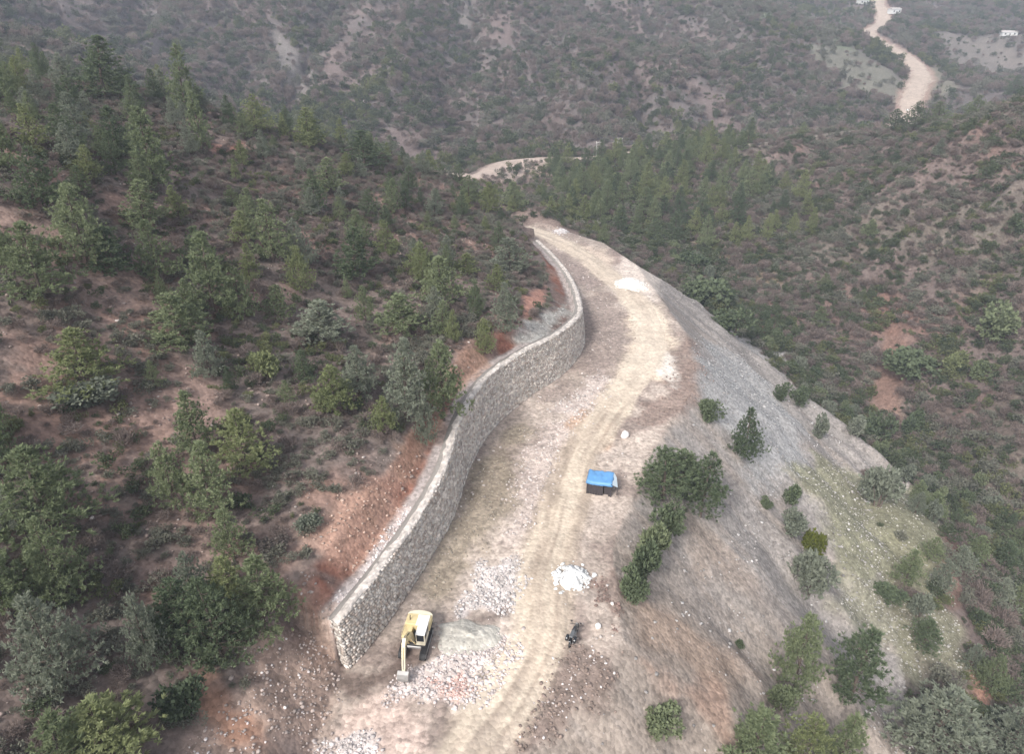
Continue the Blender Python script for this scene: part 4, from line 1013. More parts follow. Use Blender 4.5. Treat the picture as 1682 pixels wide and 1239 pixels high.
def bush_meshes(seed, dens=1.0, twiggy=False):
    """a rounded bush, 2 m wide and about 1.7 m tall"""
    rs = np.random.default_rng(seed)
    nl = rs.integers(4, 8)
    cen = np.stack([rs.uniform(-.55, .55, nl), rs.uniform(-.55, .55, nl), rs.uniform(.45, 1.0, nl)], 1); rad = rs.uniform(.38, .62, nl)
    nt = int(230 * dens)
    which = rs.integers(0, nl, nt)
    dirs = unit(rs.normal(size=(nt, 3)) + np.array((0, 0, .25)))
    p = cen[which] + dirs * (rad[which] * rs.uniform(.45, 1.05, nt) ** .6)[:, None]
    p = p[p[:, 2] > .02]; nt = len(p)
    tint = rs.uniform(0, 1, nt)
    nb_ = 5
    C = np.repeat(p, nb_, 0) + rs.normal(size=(nt * nb_, 3)) * .05
    base = unit(p - np.array((0, 0, .4)))
    D = unit(np.repeat(base, nb_, 0) + rs.normal(size=(nt * nb_, 3)) * .75 + np.array((0, 0, .35)))
    if twiggy:
        L = rs.uniform(.18, .42, len(C)); W = L * .075
    else:
        L = rs.uniform(.10, .22, len(C)); W = L * rs.uniform(.28, .42, len(C))
    Nd = unit(np.repeat(base, nb_, 0) * .7 + np.array((0, 0, .5)) + rs.normal(size=C.shape) * .45)
    V = tri_blades(C, D, L, W, Nd)
    me = mesh_np('foliage', V, np.arange(len(V)).reshape(-1, 4), 4, attrs={'tint': np.repeat(np.repeat(tint, nb_), 4)})
    st = MB()
    for k in range(nl):
        c = cen[k]
        st.tube([(c[0] * .15, c[1] * .15, -.35), (c[0] * .5, c[1] * .5, c[2] * .4), tuple(c * np.array((1, 1, .95)))], [.05, .035, .015], 5)
    tmp = bpy.data.meshes.new('stem'); tmp.from_pydata(st.v, [], st.f); tmp.update(); tmp.materials.append(M_BARK)
    return me, tmp

PINES = [pine_meshes(100 + k, s) for k, s in enumerate((.62, .72, .55, .82, .66, .9))]
PINE_SLIM = (.62, .72, .55, .82, .66, .9)
BUSHES = [bush_meshes(200 + k, 1.5) for k in range(5)]
prng = random.Random(5)
def place(kind, x, y, H, W, tone, label, group=None):
    z = float(height(np.array([x]), np.array([y]))[0])
    if kind == 'pine':
        k = prng.randrange(len(PINES)); cr, tr = PINES[k]
        sz = H / 8.0; sw = .94 * W / (8.0 * PINE_SLIM[k]); sw = min(max(sw, sz * .45), sz * 1.9)
        root = empty('pine_tree', (x, y, z), prng.uniform(0, 6.28), (sw, sw, sz))
        c = link('crown', cr, M_NEEDLE[tone], root); c.material_slots[0].link = 'OBJECT'; c.material_slots[0].material = M_NEEDLE[tone]; t = link('trunk', tr, None, root)
        tag(root, label, 'pine tree', group)
    else:
        k = prng.randrange(len(BUSHES)); cr, tr = BUSHES[k]
        sw = W / 2.1; sz = H / 1.5; sz = min(max(sz, sw * .55), sw * 1.9)
        root = empty('bush', (x, y, z - .05), prng.uniform(0, 6.28), (sw, sw, sz))
        c = link('foliage', cr, M_LEAF[tone], root); c.material_slots[0].link = 'OBJECT'; c.material_slots[0].material = M_LEAF[tone]; t = link('stem', tr, None, root)
        tag(root, label, 'bush', group)
    return root

TAKEN = []
for kind, x, y, H, W, tone, label in T_PLANTS:
    place(kind, x, y, H, W, tone, label)
    TAKEN.append((x, y, W * .5))

# further pines one can still tell apart, by area
def free_of(x, y, r):
    return all((x - a) ** 2 + (y - b) ** 2 > (r + c * .7) ** 2 for a, b, c in TAKEN)
def jitter_grid(lo, hi, cell, rs):
    xs = np.arange(lo[0], hi[0], cell); yy = np.arange(lo[1], hi[1], cell)
    X, Y = np.meshgrid(xs, yy); X = X + rs.uniform(0, cell, X.shape); Y = Y + rs.uniform(0, cell, X.shape)
    return X.ravel(), Y.ravel()
def in_view(x, y, z, margin=0.0):
    """inside the wedge the photograph covers, a little wider"""
    cp_, sp_ = math.cos(R(27)), math.sin(R(27))
    zc = y * cp_ - (z - 52) * sp_; yc = y * sp_ + (z - 52) * cp_
    return (zc > 5) & (np.abs(x) < zc * (.75 + margin)) & (np.abs(yc) < zc * (.555 + margin))

def seen(x, y, ztop, steps=50):
    """is this height over (x, y) in sight from the air above the road, over the hills"""
    f = np.linspace(.25, .985, steps)[None, :]
    X_ = np.asarray(x)[:, None] * f; Y_ = np.asarray(y)[:, None] * f; Z_ = 52.0 + (np.asarray(ztop)[:, None] - 52.0) * f
    return (height(X_, Y_) < Z_ + .3).all(1)
AREAS = [
 # name, box, cell, chance, height range, width ratio, tones, label
 ('left', (-110, 28), (-2, 186), 5.4, .46, (3.0, 7.5), (.5, .75), (0, 0, 1, 2, 3), 'the left hillside', 'smaller pines on the left hillside'),
 ('far_clump', (16, 215), (98, 312), 6.6, .85, (7.0, 11.0), (.55, .75), (0, 0, 3, 1), 'wood behind the road end', 'pines in the wood between the road bends'),
 ('spur', (-30, 190), (30, 245), 6.0, .55, (4.0, 7.0), (.6, .9), (0, 1, 3), 'trees below distant road bend', 'pines below the distant road bend'),
 ('corner', (55, 45), (130, 110), 7.0, .5, (3.5, 7.0), (.65, .95), (0, 2, 3), 'ravine trees, right edge', 'pines in the ravine at the right'),
 ('right', (70, 130), (230, 300), 12.0, .24, (3.0, 6.0), (.8, 1.1), (3, 0, 2), 'trees on right hillside', 'small trees on the right hillside'),
]
rs_ = np.random.default_rng(33); ALLP = []
ORD = ['leftmost', 'second', 'third', 'fourth', 'fifth', 'sixth', 'seventh', 'eighth', 'ninth', 'tenth', 'eleventh', 'twelfth', 'thirteenth', 'fourteenth', 'fifteenth', 'sixteenth']
TONE_WORD = ['green', 'yellow-green', 'grey-green', 'dark green', 'lime green', 'brownish']
for nm, lo, hi, cell, ch, hr, wr, tones, lab, grp in AREAS:
    X, Y = jitter_grid(lo, hi, cell, rs_)
    sd, dw, tw, left, fill, g = zones(X, Y); Z = height(X, Y)
    u = rs_.uniform(0, 1, len(X)); nz = fbm(X / 22, Y / 22, 99, 3)
    dm, _, _ = poly_dist(X, Y, ROADS['middle'][::3], margin=12.0)
    ok = in_view(X, Y, Z) & (u < ch * (.4 + 1.2 * nz)) & (sd > 5) & ~fill & (dm > 6)
    if nm == 'left': ok &= left & (dw > 9) & ((Y > 85) | (X < -40) | (u < .75 * ch))
    if nm in ('right',): ok &= ~left & (Z > -30)
    if nm == 'left':
        bare = np.zeros(len(X))
        for k in ('cut_u', 'red_s', 'pink_ii', 'pink_jj', 'red_u', 'red_t', 'grey_t'): bare = np.maximum(bare, patch_mask(k, X, Y))
        ok &= bare < .3
    ok[ok] = seen(X[ok], Y[ok], Z[ok] + .8 * hr[1])
    todo = []
    for x, y, z in zip(X[ok], Y[ok], Z[ok]):
        H = rs_.uniform(*hr); W = H * rs_.uniform(*wr)
        if not free_of(x, y, W * .3): continue
        if min(math.hypot(x - T_SPOT[k][0], y - T_SPOT[k][1]) for k in ('pole_a', 'pole_b')) < 5: continue
        zc = y * math.cos(R(27)) - (z - 52) * math.sin(R(27))
        todo.append([float(x), float(y), H, W, int(rs_.choice(tones)), x / zc, (y * math.sin(R(27)) + (z - 52) * math.cos(R(27))) / zc])
        TAKEN.append((x, y, W * .5))
    for q in todo: ALLP.append([nm, hr, lab, grp] + q)
ALLP.sort(key=lambda q: -q[6] / math.hypot(q[4], q[5] * 1.0))            # largest in sight first
KEEP = 300 - sum(1 for p in T_PLANTS if p[0] == 'pine')
REST = ALLP[KEEP:]
for nm in [a_[0] for a_ in AREAS]:
    todo = [q for q in ALLP[:KEEP] if q[0] == nm]
    if not todo: continue
    hr, lab, grp = todo[0][1:4]
    todo = sorted([q[4:] for q in todo], key=lambda q: -q[6])                      # farthest rows first
    rows = {'left': ('high on', 'midway up', 'low on')}.get(nm, ('back row of', 'middle row of', 'front row of'))
    cls = {}
    for j, q in enumerate(todo):
        size = 'small' if q[2] < hr[0] + (hr[1] - hr[0]) * .4 else ('tall' if q[2] > hr[0] + (hr[1] - hr[0]) * .72 else 'middling')
        cls.setdefault((size, q[4], rows[min(2, 3 * j // max(1, len(todo)))]), []).append(q)
    for (size, tone, row), qs_ in cls.items():
        qs_.sort(key=lambda q: q[5])
        for j, q in enumerate(qs_):
            od = '' if len(qs_) == 1 else ORD[min(j, 15)] + ' '
            place('pine', q[0], q[1], q[2], q[3], tone, '%s%s %s pine%s, %s %s' % (od, size, TONE_WORD[tone], ' from left' if j else '', row, lab), grp)

# tall dark bushes crowding the ravine below the scree
RV = smooth_line(T_ROADS['ravine'], 3.4)
rq = np.random.default_rng(55); kk = 0; rv_ = []
for i in range(len(RV)):
    for side_ in (-1, 0, 1):
        x = RV[i, 0] + rq.uniform(-1.5, 1.5) + side_ * 4.0; y = RV[i, 1] + rq.uniform(-1.5, 1.5) - side_ * 1.5
        if rq.uniform() > .62 or not free_of(x, y, .8): continue
        W = rq.uniform(2.2, 4.6); rv_.append((float(x), float(y), W * rq.uniform(.75, 1.25), W, int(rq.choice((3, 3, 0, 2)))))
vis_ = seen([q[0] for q in rv_], [q[1] for q in rv_], height(np.array([q[0] for q in rv_]), np.array([q[1] for q in rv_])) + np.array([q[2] * .8 for q in rv_]))
rv_ = [q for q, v in zip(rv_, vis_) if v]
cls = {}
for q in rv_:
    part = 'upper' if q[1] > 175 else ('middle' if q[1] > 140 else 'lower')
    cls.setdefault((part, 'small' if q[3] < 3.0 else ('wide' if q[3] > 3.9 else 'middling'), q[4]), []).append(q)
for (part, size, tone), qs_ in cls.items():
    qs_.sort(key=lambda q: q[0] / q[1])
    for j, q in enumerate(qs_):
        place('bush', *q[:4], tone, '%s%s %s bush%s, %s stretch of the ravine below the scree' % ('' if len(qs_) == 1 else ORD[min(j, 15)] + ' ', size, TONE_WORD[tone], ' from left' if j else '', part), 'bushes in the ravine')
        TAKEN.append((q[0], q[1], q[3] * .5))

# scrub nobody could count: instances on scattered points
def source(me, mat, name):
    o = bpy.data.objects.new(name, me.copy()); o.data.materials.clear(); o.data.materials.append(mat); return o
lowb = [bush_meshes(300 + k, .55)[0] for k in range(4)]
lowt = [bush_meshes(320 + k, .6, True)[0] for k in range(3)]
SRC = {'green': [source(m_, M_SCRUB[0], 'scrub_source') for m_ in lowb[:2]], 'grey': [source(m_, M_SCRUB[1], 'scrub_source') for m_ in lowb], 'dark': [source(m_, M_SCRUB[2], 'scrub_source') for m_ in lowb],
       'twig': [source(m_, M_SCRUB[3], 'scrub_source') for m_ in lowt]}
def scatter_object(name, pts, scl, rot, src, label):
    """one object whose points carry copies of a few plants"""
    n = len(pts)
    me = bpy.data.meshes.new(name); me.vertices.add(n); me.vertices.foreach_set('co', np.asarray(pts, np.float32).ravel())
    a = me.attributes.new('scl', 'FLOAT_VECTOR', 'POINT'); a.data.foreach_set('vector', np.asarray(scl, np.float32).ravel())
    a = me.attributes.new('rot', 'FLOAT_VECTOR', 'POINT'); a.data.foreach_set('vector', np.stack([np.zeros(n), np.zeros(n), rot], 1).astype(np.float32).ravel())
    a = me.attributes.new('pick', 'INT', 'POINT'); a.data.foreach_set('value', rng.integers(0, len(src), n).astype(np.int32))
    o = link(name, me)
    ng = bpy.data.node_groups.new(name, 'GeometryNodeTree')
    ng.interface.new_socket('Geometry', in_out='INPUT', socket_type='NodeSocketGeometry'); ng.interface.new_socket('Geometry', in_out='OUTPUT', socket_type='NodeSocketGeometry')
    N, Lk = ng.nodes, ng.links
    gi = N.new('NodeGroupInput'); go = N.new('NodeGroupOutput'); ip = N.new('GeometryNodeInstanceOnPoints')
    jn = N.new('GeometryNodeJoinGeometry')
    for s in src:
        oi = N.new('GeometryNodeObjectInfo'); oi.inputs['Object'].default_value = s; oi.inputs['As Instance'].default_value = True
        Lk.new(oi.outputs['Geometry'], jn.inputs[0])
    def attr(nm, typ):
        q = N.new('GeometryNodeInputNamedAttribute'); q.data_type = typ; q.inputs['Name'].default_value = nm; return q.outputs[0]
    e2r = N.new('FunctionNodeEulerToRotation'); Lk.new(attr('rot', 'FLOAT_VECTOR'), e2r.inputs[0])
    Lk.new(gi.outputs[0], ip.inputs['Points']); Lk.new(jn.outputs[0], ip.inputs['Instance']); ip.inputs['Pick Instance'].default_value = True
    Lk.new(attr('pick', 'INT'), ip.inputs['Instance Index']); Lk.new(e2r.outputs[0], ip.inputs['Rotation']); Lk.new(attr('scl', 'FLOAT_VECTOR'), ip.inputs['Scale'])
    Lk.new(ip.outputs[0], go.inputs[0])
    md = o.modifiers.new('scatter', 'NODES'); md.node_group = ng
    return tag(o, label, kind='stuff')

if REST:
    for tone in sorted({q[8] for q in REST}):
        qs_ = [q for q in REST if q[8] == tone]
        X_ = np.array([q[4] for q in qs_]); Y_ = np.array([q[5] for q in qs_])
        scatter_object('distant_pines', np.stack([X_, Y_, height(X_, Y_)], 1), np.stack([[q[7] / 5.2, q[7] / 5.2, q[6] / 8.0] for q in qs_]), rng.uniform(0, 6.28, len(qs_)),
                       [source(PINES[k][0], M_NEEDLE[tone], 'pine_source') for k in range(3)], '%s pines too small to count on the farther slopes' % TONE_WORD[tone])

def scrub(name, lo, hi, cell, dens, smin, smax, kinds, label, test, flat=(.6, 1.1), seed=1):
    rs = np.random.default_rng(seed)
    X, Y = jitter_grid(lo, hi, cell, rs); Z0 = GROUND(X, Y)
    m = in_view(X, Y, Z0, .2); X, Y = X[m], Y[m]
    sd, dw, tw, left, fill, g = zones(X, Y); Z = height(X, Y)
    p = dens(X, Y)
    ok = (rs.uniform(0, 1, len(X)) < p) & test(X, Y, sd, dw, tw, left, fill, Z)
    for k in ('main', 'middle', 'far', 'ridge'):
        d, _, _ = poly_dist(X, Y, ROADS[k][::3], margin=14.0)
        ok &= d > {'main': 5, 'middle': 5, 'far': 8.5, 'ridge': 2.2}[k]
    X, Y, Z = X[ok], Y[ok], Z[ok]; n = len(X)
    size = smin + (smax - smin) * rs.uniform(0, 1, n) ** 1.6
    scl = np.stack([size * rs.uniform(.8, 1.25, n), size * rs.uniform(.8, 1.25, n), size * rs.uniform(*flat, n)], 1) * .5
    kn = list(kinds); pr_ = np.cumsum([kinds[k] for k in kn]); pr_ = pr_ / pr_[-1]
    # plants of one look keep together
    ck = cell * (14 if name == 'far_scrub' else 6)
    q = np.clip(fbm(X / ck, Y / ck, seed + 7, 3, .6) * 1.6 - .3, 0, 1) * .6 + rs.uniform(0, 1, n) * .4
    qs = np.argsort(np.argsort(q)) / max(1, n)
    for j, k in enumerate(kn):
        s = (qs < pr_[j]) & (qs >= (pr_[j - 1] if j else 0))
        if s.sum() == 0: continue
        scatter_object(name, np.stack([X[s], Y[s], Z[s] - .05], 1), scl[s], rs.uniform(0, 6.28, s.sum()), SRC[k], label % {'green': 'green', 'grey': 'grey-green', 'dark': 'dark green', 'twig': 'leafless brownish'}[k])

def bare_mask(X, Y, names):
    b = np.zeros(len(X))
    for k in names: b = np.maximum(b, patch_mask(k, X, Y))
    return b
scrub('scrub', (-150, 20), (12, 200), 1.0, lambda x, y: .66 + .75 * (fbm(x / 9, y / 9, 131, 3) - .45) * 2, 0.7, 2.3, {'grey': .42, 'twig': .36, 'dark': .14, 'green': .08},
      '%s low scrub covering the left hillside between the pines',
      lambda x, y, sd, dw, tw, left, fill, z: left & (sd > 3) & (dw > 6.5) & (bare_mask(x, y, ('cut_u', 'red_s', 'red_t', 'grey_t', 'red_u')) < .35) & ((bare_mask(x, y, ('pink_ii', 'pink_jj', 'pink_ll', 'red_kk')) < .4) | (vnoise(x * 9, y * 9, 3) > .52)), seed=41)
scrub('scrub', (20, 35), (330, 330), 1.35, lambda x, y: .25 + .75 * right_gully(x, y) + .5 * (fbm(x / 14, y / 14, 132, 3) - .45) * 2, 1.0, 4.2, {'grey': .30, 'twig': .34, 'dark': .28, 'green': .08},
      '%s low scrub covering the ravine and the right hillside',
      lambda x, y, sd, dw, tw, left, fill, z: (~left) & (sd > 12) & (~fill) & ((bare_mask(x, y, ('grass_x', 'grass_x2', 'red_z', 'red_y', 'red_z3')) < .4) | (vnoise(x * 7, y * 7, 4) > .86)), seed=42)
scrub('scrub', (28, 60), (150, 240), 2.4, lambda x, y: .85 * (1 - sstep(5, 15, poly_dist(x, y, RV, margin=20.0)[0])), 2.2, 5.0, {'dark': .6, 'green': .2, 'grey': .2},
      '%s thicket along the bottom of the ravine', lambda x, y, sd, dw, tw, left, fill, z: (~left) & (sd > 14) & (~fill) & (bare_mask(x, y, ('grass_x', 'grass_x2')) < .3), (.7, 1.2), seed=45)
scrub('scrub', (-260, 150), (110, 330), 2.2, lambda x, y: .75 + 0 * x, 1.5, 4.0, {'grey': .34, 'twig': .16, 'dark': .34, 'green': .16},
      '%s bushes between the two road bends and behind the left hill', lambda x, y, sd, dw, tw, left, fill, z: (sd > 3) & ~fill & ((y > 183) | (x < -115)) & ((x < 22) | (y < 250)), seed=43)
scrub('far_scrub', (-460, 318), (560, 800), 3.2, lambda x, y: .45 + .75 * far_gully(x, y) + 1.3 * (fbm(x / 48, y / 48, 133, 4) - .5) * 2, 2.0, 7.5, {'grey': .22, 'twig': .34, 'dark': .34, 'green': .10},
      '%s scrub and trees on the far mountainside', lambda x, y, sd, dw, tw, left, fill, z: (y > 318 + 0 * x) & ((bare_mask(x, y, ('scree_ff', 'scree_gg', 'field_cc', 'field_dd', 'field_ee')) < .5) | (vnoise(x * 7, y * 7, 4) > .78)), (.55, 1.3), seed=44)

# ------------------------------------------------------------------ excavator
def ground_z(x, y): return float(height(np.array([x]), np.array([y]))[0])
M_YEL = plain('faded_yellow_paint', (0.58, 0.47, 0.26), 0.65, var=0.38, scale=1.6, spec=0.25)
M_CREAM = plain('cream_paint', (0.66, 0.60, 0.46), 0.65, var=0.3, scale=1.0)
M_WHITE = plain('white_paint', (0.78, 0.77, 0.74), 0.5, var=0.08, scale=1.0)
M_STEEL = plain('worn_steel', (0.30, 0.29, 0.28), 0.5, metal=0.4, var=0.3, scale=2.0)
M_DARK = plain('black_rubber_and_grease', (0.035, 0.034, 0.034), 0.75, var=0.4, scale=4.0)
M_CHROME = plain('chrome_rod', (0.55, 0.55, 0.56), 0.25, metal=0.9, var=0.05)
M_GLASS = plain('dark_glass', (0.02, 0.025, 0.03), 0.08, var=0.05, spec=0.6)

def excavator(x, y, rz):
    root = empty('excavator', (x, y, ground_z(x, y) + .03), rz, (.87, .87, .87))
    tag(root, 'yellow and cream crawler excavator with its bucket down at the near wall end', 'excavator')
    for sx_ in (-1, 1):                                # tracks
        prof = []
        for k in range(9): a = math.pi / 2 + math.pi * k / 8; prof.append((-1.65 + .46 * math.cos(a), .47 + .46 * math.sin(a)))
        for k in range(9): a = -math.pi / 2 + math.pi * k / 8; prof.append((1.65 + .46 * math.cos(a), .47 + .46 * math.sin(a)))
        tr = MB().prism(prof, 'x', sx_ * 1.15 - .3, sx_ * 1.15 + .3).build('track', M_DARK, root)
        g = MB()
        for k in range(26):
            yy = -1.75 + 3.5 * k / 25
            g.box((sx_ * 1.15, yy, .95), (.62, .07, .05)); g.box((sx_ * 1.15, yy, .0), (.62, .07, .04))
        g.build('track_shoes', M_DARK, tr)
        f_ = MB().box((sx_ * 1.15, 0, .5), (.64, 2.5, .34)).build('track_frame', M_STEEL, tr)
        for yy in (-1.65, 1.65):
            MB().tube([(sx_ * 1.15 - .33, yy, .47), (sx_ * 1.15 + .33, yy, .47)], .27, 14).build('sprocket', M_STEEL, tr)
    MB().box((0, 0, .72), (1.7, 1.8, .42), bev=.1).tube([(0, 0, .9), (0, 0, 1.14)], .62, 20).build('undercarriage', M_STEEL, root)
    MB().box((0, .75, 1.27), (2.72, 3.7, .26), bev=.06).build('deck', M_DARK, root)
    # engine house and counterweight
    MB().box((-.0, 1.55, 1.88), (2.7, 1.5, .98), bev=.09).build('engine_hood', M_YEL, root)
    MB().box((-.35, 1.5, 2.42), (1.0, .8, .1), bev=.03).build('hood_cover', M_YEL, root)
    cw = []
    for k in range(13): a = math.pi * k / 12; cw.append((1.38 * math.cos(a) if k not in (0, 12) else (1.38 if k == 0 else -1.38), 2.32 + .62 * math.sin(a)))
    MB().prism(cw, 'z', 1.15, 2.25).build('counterweight', M_CREAM, root)
    MB().box((-.88, .05, 1.72), (.95, 1.5, .66), bev=.06).build('tank_box', M_YEL, root)
    MB().box((.55, 1.35, 2.44), (1.3, 1.5, .1), bev=.03).build('hood_panel', M_WHITE, root)
    ex = MB().tube([(-.85, 1.3, 2.3), (-.85, 1.3, 2.85), (-.85, 1.42, 3.0)], .06, 10).build('exhaust', M_DARK, root)
    for s_ in (-1,): MB().tube([(-1.3, -.6, 1.4), (-1.3, -.6, 2.45), (-1.3, .6, 2.45), (-1.3, .6, 2.05)], .022, 6).build('handrail', M_YEL, root)
    # cab
    cab = MB()
    cx, w = .84, .98
    cab.box((cx, -.25, 1.72), (w, 1.75, .62), bev=.05)
    for px_, py_ in ((cx - w / 2 + .05, -1.08), (cx + w / 2 - .05, -1.08), (cx - w / 2 + .05, -.2), (cx + w / 2 - .05, -.2), (cx - w / 2 + .05, .57), (cx + w / 2 - .05, .57)):
        cab.box((px_, py_, 2.45), (.08, .08, .9))
    cab = cab.build('cab', M_CREAM, root)
    MB().box((cx, -.25, 2.95), (w + .04, 1.8, .12), bev=.05).build('cab_roof', M_WHITE, cab)
    MB().box((cx, -1.10, 2.2), (w - .14, .03, 1.3)).build('windscreen', M_GLASS, cab)
    for sx_ in (-1, 1): MB().box((cx + sx_ * (w / 2 - .04), -.25, 2.45), (.03, 1.55, .85)).build('side_window', M_GLASS, cab)
    MB().box((cx, .58, 2.45), (w - .16, .03, .8)).build('rear_window', M_GLASS, cab)
    # boom, stick, bucket
    bx = -.12
    def arm(name, pts, mat, wx):
        q = [Vector((0, p[0], p[1])) for p in pts]; hs_ = [p[2] for p in pts]
        top, bot = [], []
        for i in range(len(q)):
            d = (q[min(i + 1, len(q) - 1)] - q[max(i - 1, 0)]).normalized(); nn = Vector((0, -d.z, d.y))
            top.append((q[i] + nn * hs_[i])); bot.append((q[i] - nn * hs_[i]))
        prof = [(p.y, p.z) for p in top] + [(p.y, p.z) for p in reversed(bot)]
        return MB().prism(prof, 'x', bx - wx / 2, bx + wx / 2).build(name, mat, root)
    bm_ = arm('boom', [(-.75, 1.65, .18), (-1.2, 2.7, .27), (-1.75, 3.55, .34), (-2.6, 4.05, .27), (-3.65, 4.25, .16)], M_YEL, .46)
    arm('stick', [(-3.25, 4.75, .12), (-3.65, 4.2, .24), (-4.05, 2.9, .19), (-4.45, 1.25, .11)], M_CREAM, .34)
    for s_ in (-.36, .36):
        c1 = MB().tube([(bx + s_, -1.0, 1.45), (bx + s_, -1.55, 2.35)], .085, 10).build('boom_cylinder', M_YEL, root)
        MB().tube([(bx + s_, -1.55, 2.35), (bx + s_, -1.95, 3.2)], .045, 8).build('piston_rod', M_CHROME, c1)
    c2 = MB().tube([(bx, -1.9, 4.1), (bx, -2.75, 4.55)], .08, 10).build('stick_cylinder', M_YEL, root); MB().tube([(bx, -2.75, 4.55), (bx, -3.25, 4.75)], .045, 8).build('piston_rod', M_CHROME, c2)
    c3 = MB().tube([(bx, -3.95, 4.15), (bx, -4.3, 2.9)], .07, 10).build('bucket_cylinder', M_YEL, root); MB().tube([(bx, -4.3, 2.9), (bx, -4.62, 1.75)], .04, 8).build('piston_rod', M_CHROME, c3)
    prof = [(-4.35, 1.25), (-4.62, 1.55), (-4.95, 1.35), (-5.1, .9), (-5.0, .42), (-4.72, .12), (-4.3, .02), (-4.26, .08), (-4.66, .2), (-4.9, .48), (-4.98, .9), (-4.86, 1.24), (-4.62, 1.4)]
    bk = MB().prism(prof, 'x', bx - .55, bx + .55)
    side = [(-4.35, 1.25), (-4.62, 1.55), (-4.95, 1.35), (-5.1, .9), (-5.0, .42), (-4.72, .12), (-4.3, .02)]
    bk.prism(side, 'x', bx - .58, bx - .545); bk.prism(side, 'x', bx + .545, bx + .58)
    bk = bk.build('bucket', M_STEEL, root)
    for k in range(5): MB().box((bx - .46 + .23 * k, -4.2, .03), (.1, .24, .06), taper=.6).build('tooth', M_STEEL, bk)
    for s_ in (-.1, .1): MB().tube([(bx + s_, -.9, 1.95), (bx + s_, -1.35, 3.15), (bx + s_, -1.9, 4.0), (bx + s_, -2.7, 4.5), (bx + s_, -3.5, 4.62)], .025, 6).build('hose', M_DARK, root)
    MB().box((cx, -1.16, 3.0), (.5, .06, .09)).build('work_lamp', M_WHITE, cab)
    for k in range(5): MB().box((-1.352, 1.1 + .2 * k, 1.85), (.02, .1, .55)).build('vent_slat', M_DARK, root)
    MB().box((-.88, -.9, 1.5), (.9, .5, .08)).build('step', M_DARK, root)
    return root
excavator(*T_SPOT['excavator'], R(-7))

# ------------------------------------------------------------------ hut with a blue tarpaulin roof
M_TARP = plain('blue_tarpaulin', (0.10, 0.25, 0.47), 0.45, var=0.25, scale=1.3, bump=0.5)
M_SHEET = plain('pale_sheet', (0.55, 0.62, 0.66), 0.5, var=0.15, scale=1.3)
M_BOARD = plain('dark_boards', (0.045, 0.038, 0.040), 0.85, var=0.4, scale=3.0)
def hut(x, y, rz):
    root = empty('site_hut', (x, y, ground_z(x, y)), rz)
    tag(root, 'dark site hut under a bright blue tarpaulin beside the track', 'hut')
    W, D, H = 3.0, 2.2, 1.95
    for px_ in (-W / 2, W / 2):
        for py_ in (-D / 2, D / 2): MB().box((px_, py_, H / 2 - .05), (.12, .12, H + .1)).build('post', M_BOARD, root)
    def panel(name, c, along, n, ln, hh):
        p = empty(name, c); p.parent = root
        return p
    for k in range(9):                                   # front boards with a doorway gap
        if k in (6, 7): continue
        MB().box((-W / 2 + .17 + .333 * k, -D / 2 + .02, H / 2 - .05), (.31, .05, H - .1 - .06 * (k % 3))).build('board', M_BOARD, root)
    MB().box((W / 2 - .62, -D / 2 + .35, .9), (.6, .04, 1.75)).build('door', M_BOARD, root)
    for s_ in (-1, 1): MB().box((s_ * (W / 2 - .02), 0, H / 2 - .05), (.05, D - .1, H - .1)).build('side_wall', M_BOARD, root)
    MB().box((0, D / 2 - .02, H / 2 - .05), (W - .1, .05, H - .1)).build('rear_wall', M_BOARD, root)
    # sagging tarpaulin with folded rim
    nx, ny = 19, 13; V = []
    for j in range(ny):
        for i in range(nx):
            u, v = -1 + 2 * i / (nx - 1), -1 + 2 * j / (ny - 1)
            z = H + .12 + .22 * (v + 1) / 2 + .22 * (vnoise(np.array(u * 5 + v), np.array(v * 2.5), 3) - .5) - .06 * (1 - u * u)
            xx, yy = u * (W / 2 + .18), v * (D / 2 + .18)
            if abs(u) > .99 or abs(v) > .99: z -= .30 + .1 * float(vnoise(np.array(u * 6), np.array(v * 6), 9))
            V.append((xx, yy, float(z)))
    idx = np.arange(nx * ny).reshape(ny, nx)
    q = np.stack([idx[:-1, :-1], idx[:-1, 1:], idx[1:, 1:], idx[1:, :-1]], -1).reshape(-1, 4)
    tp = link('tarpaulin', mesh_np('tarpaulin', np.array(V), q, 4, smooth=True), M_TARP, root)
    md = tp.modifiers.new('thick', 'SOLIDIFY'); md.thickness = .012
    fl = [(W / 2 + .05, -D / 2, H - .05), (W / 2 + .05, D / 2, H + .25), (W / 2 + .45, D / 2 - .3, H - .2), (W / 2 + .75, -D / 2 + .5, H - .7)]
    fo = MB().add(fl, [(0, 1, 2, 3)]).build('awning', M_SHEET, root)
    md = fo.modifiers.new('thick', 'SOLIDIFY'); md.thickness = .015
    MB().tube([(W / 2 + .72, -D / 2 + .52, -.1), (W / 2 + .72, -D / 2 + .52, H - .71)], .04, 6).build('post', M_BOARD, root)
    MB().tube([(W / 2 + .43, D / 2 - .3, -.1), (W / 2 + .43, D / 2 - .3, H - .21)], .04, 6).build('post', M_BOARD, root)
    return root
hut(*T_SPOT['hut'], R(-14))

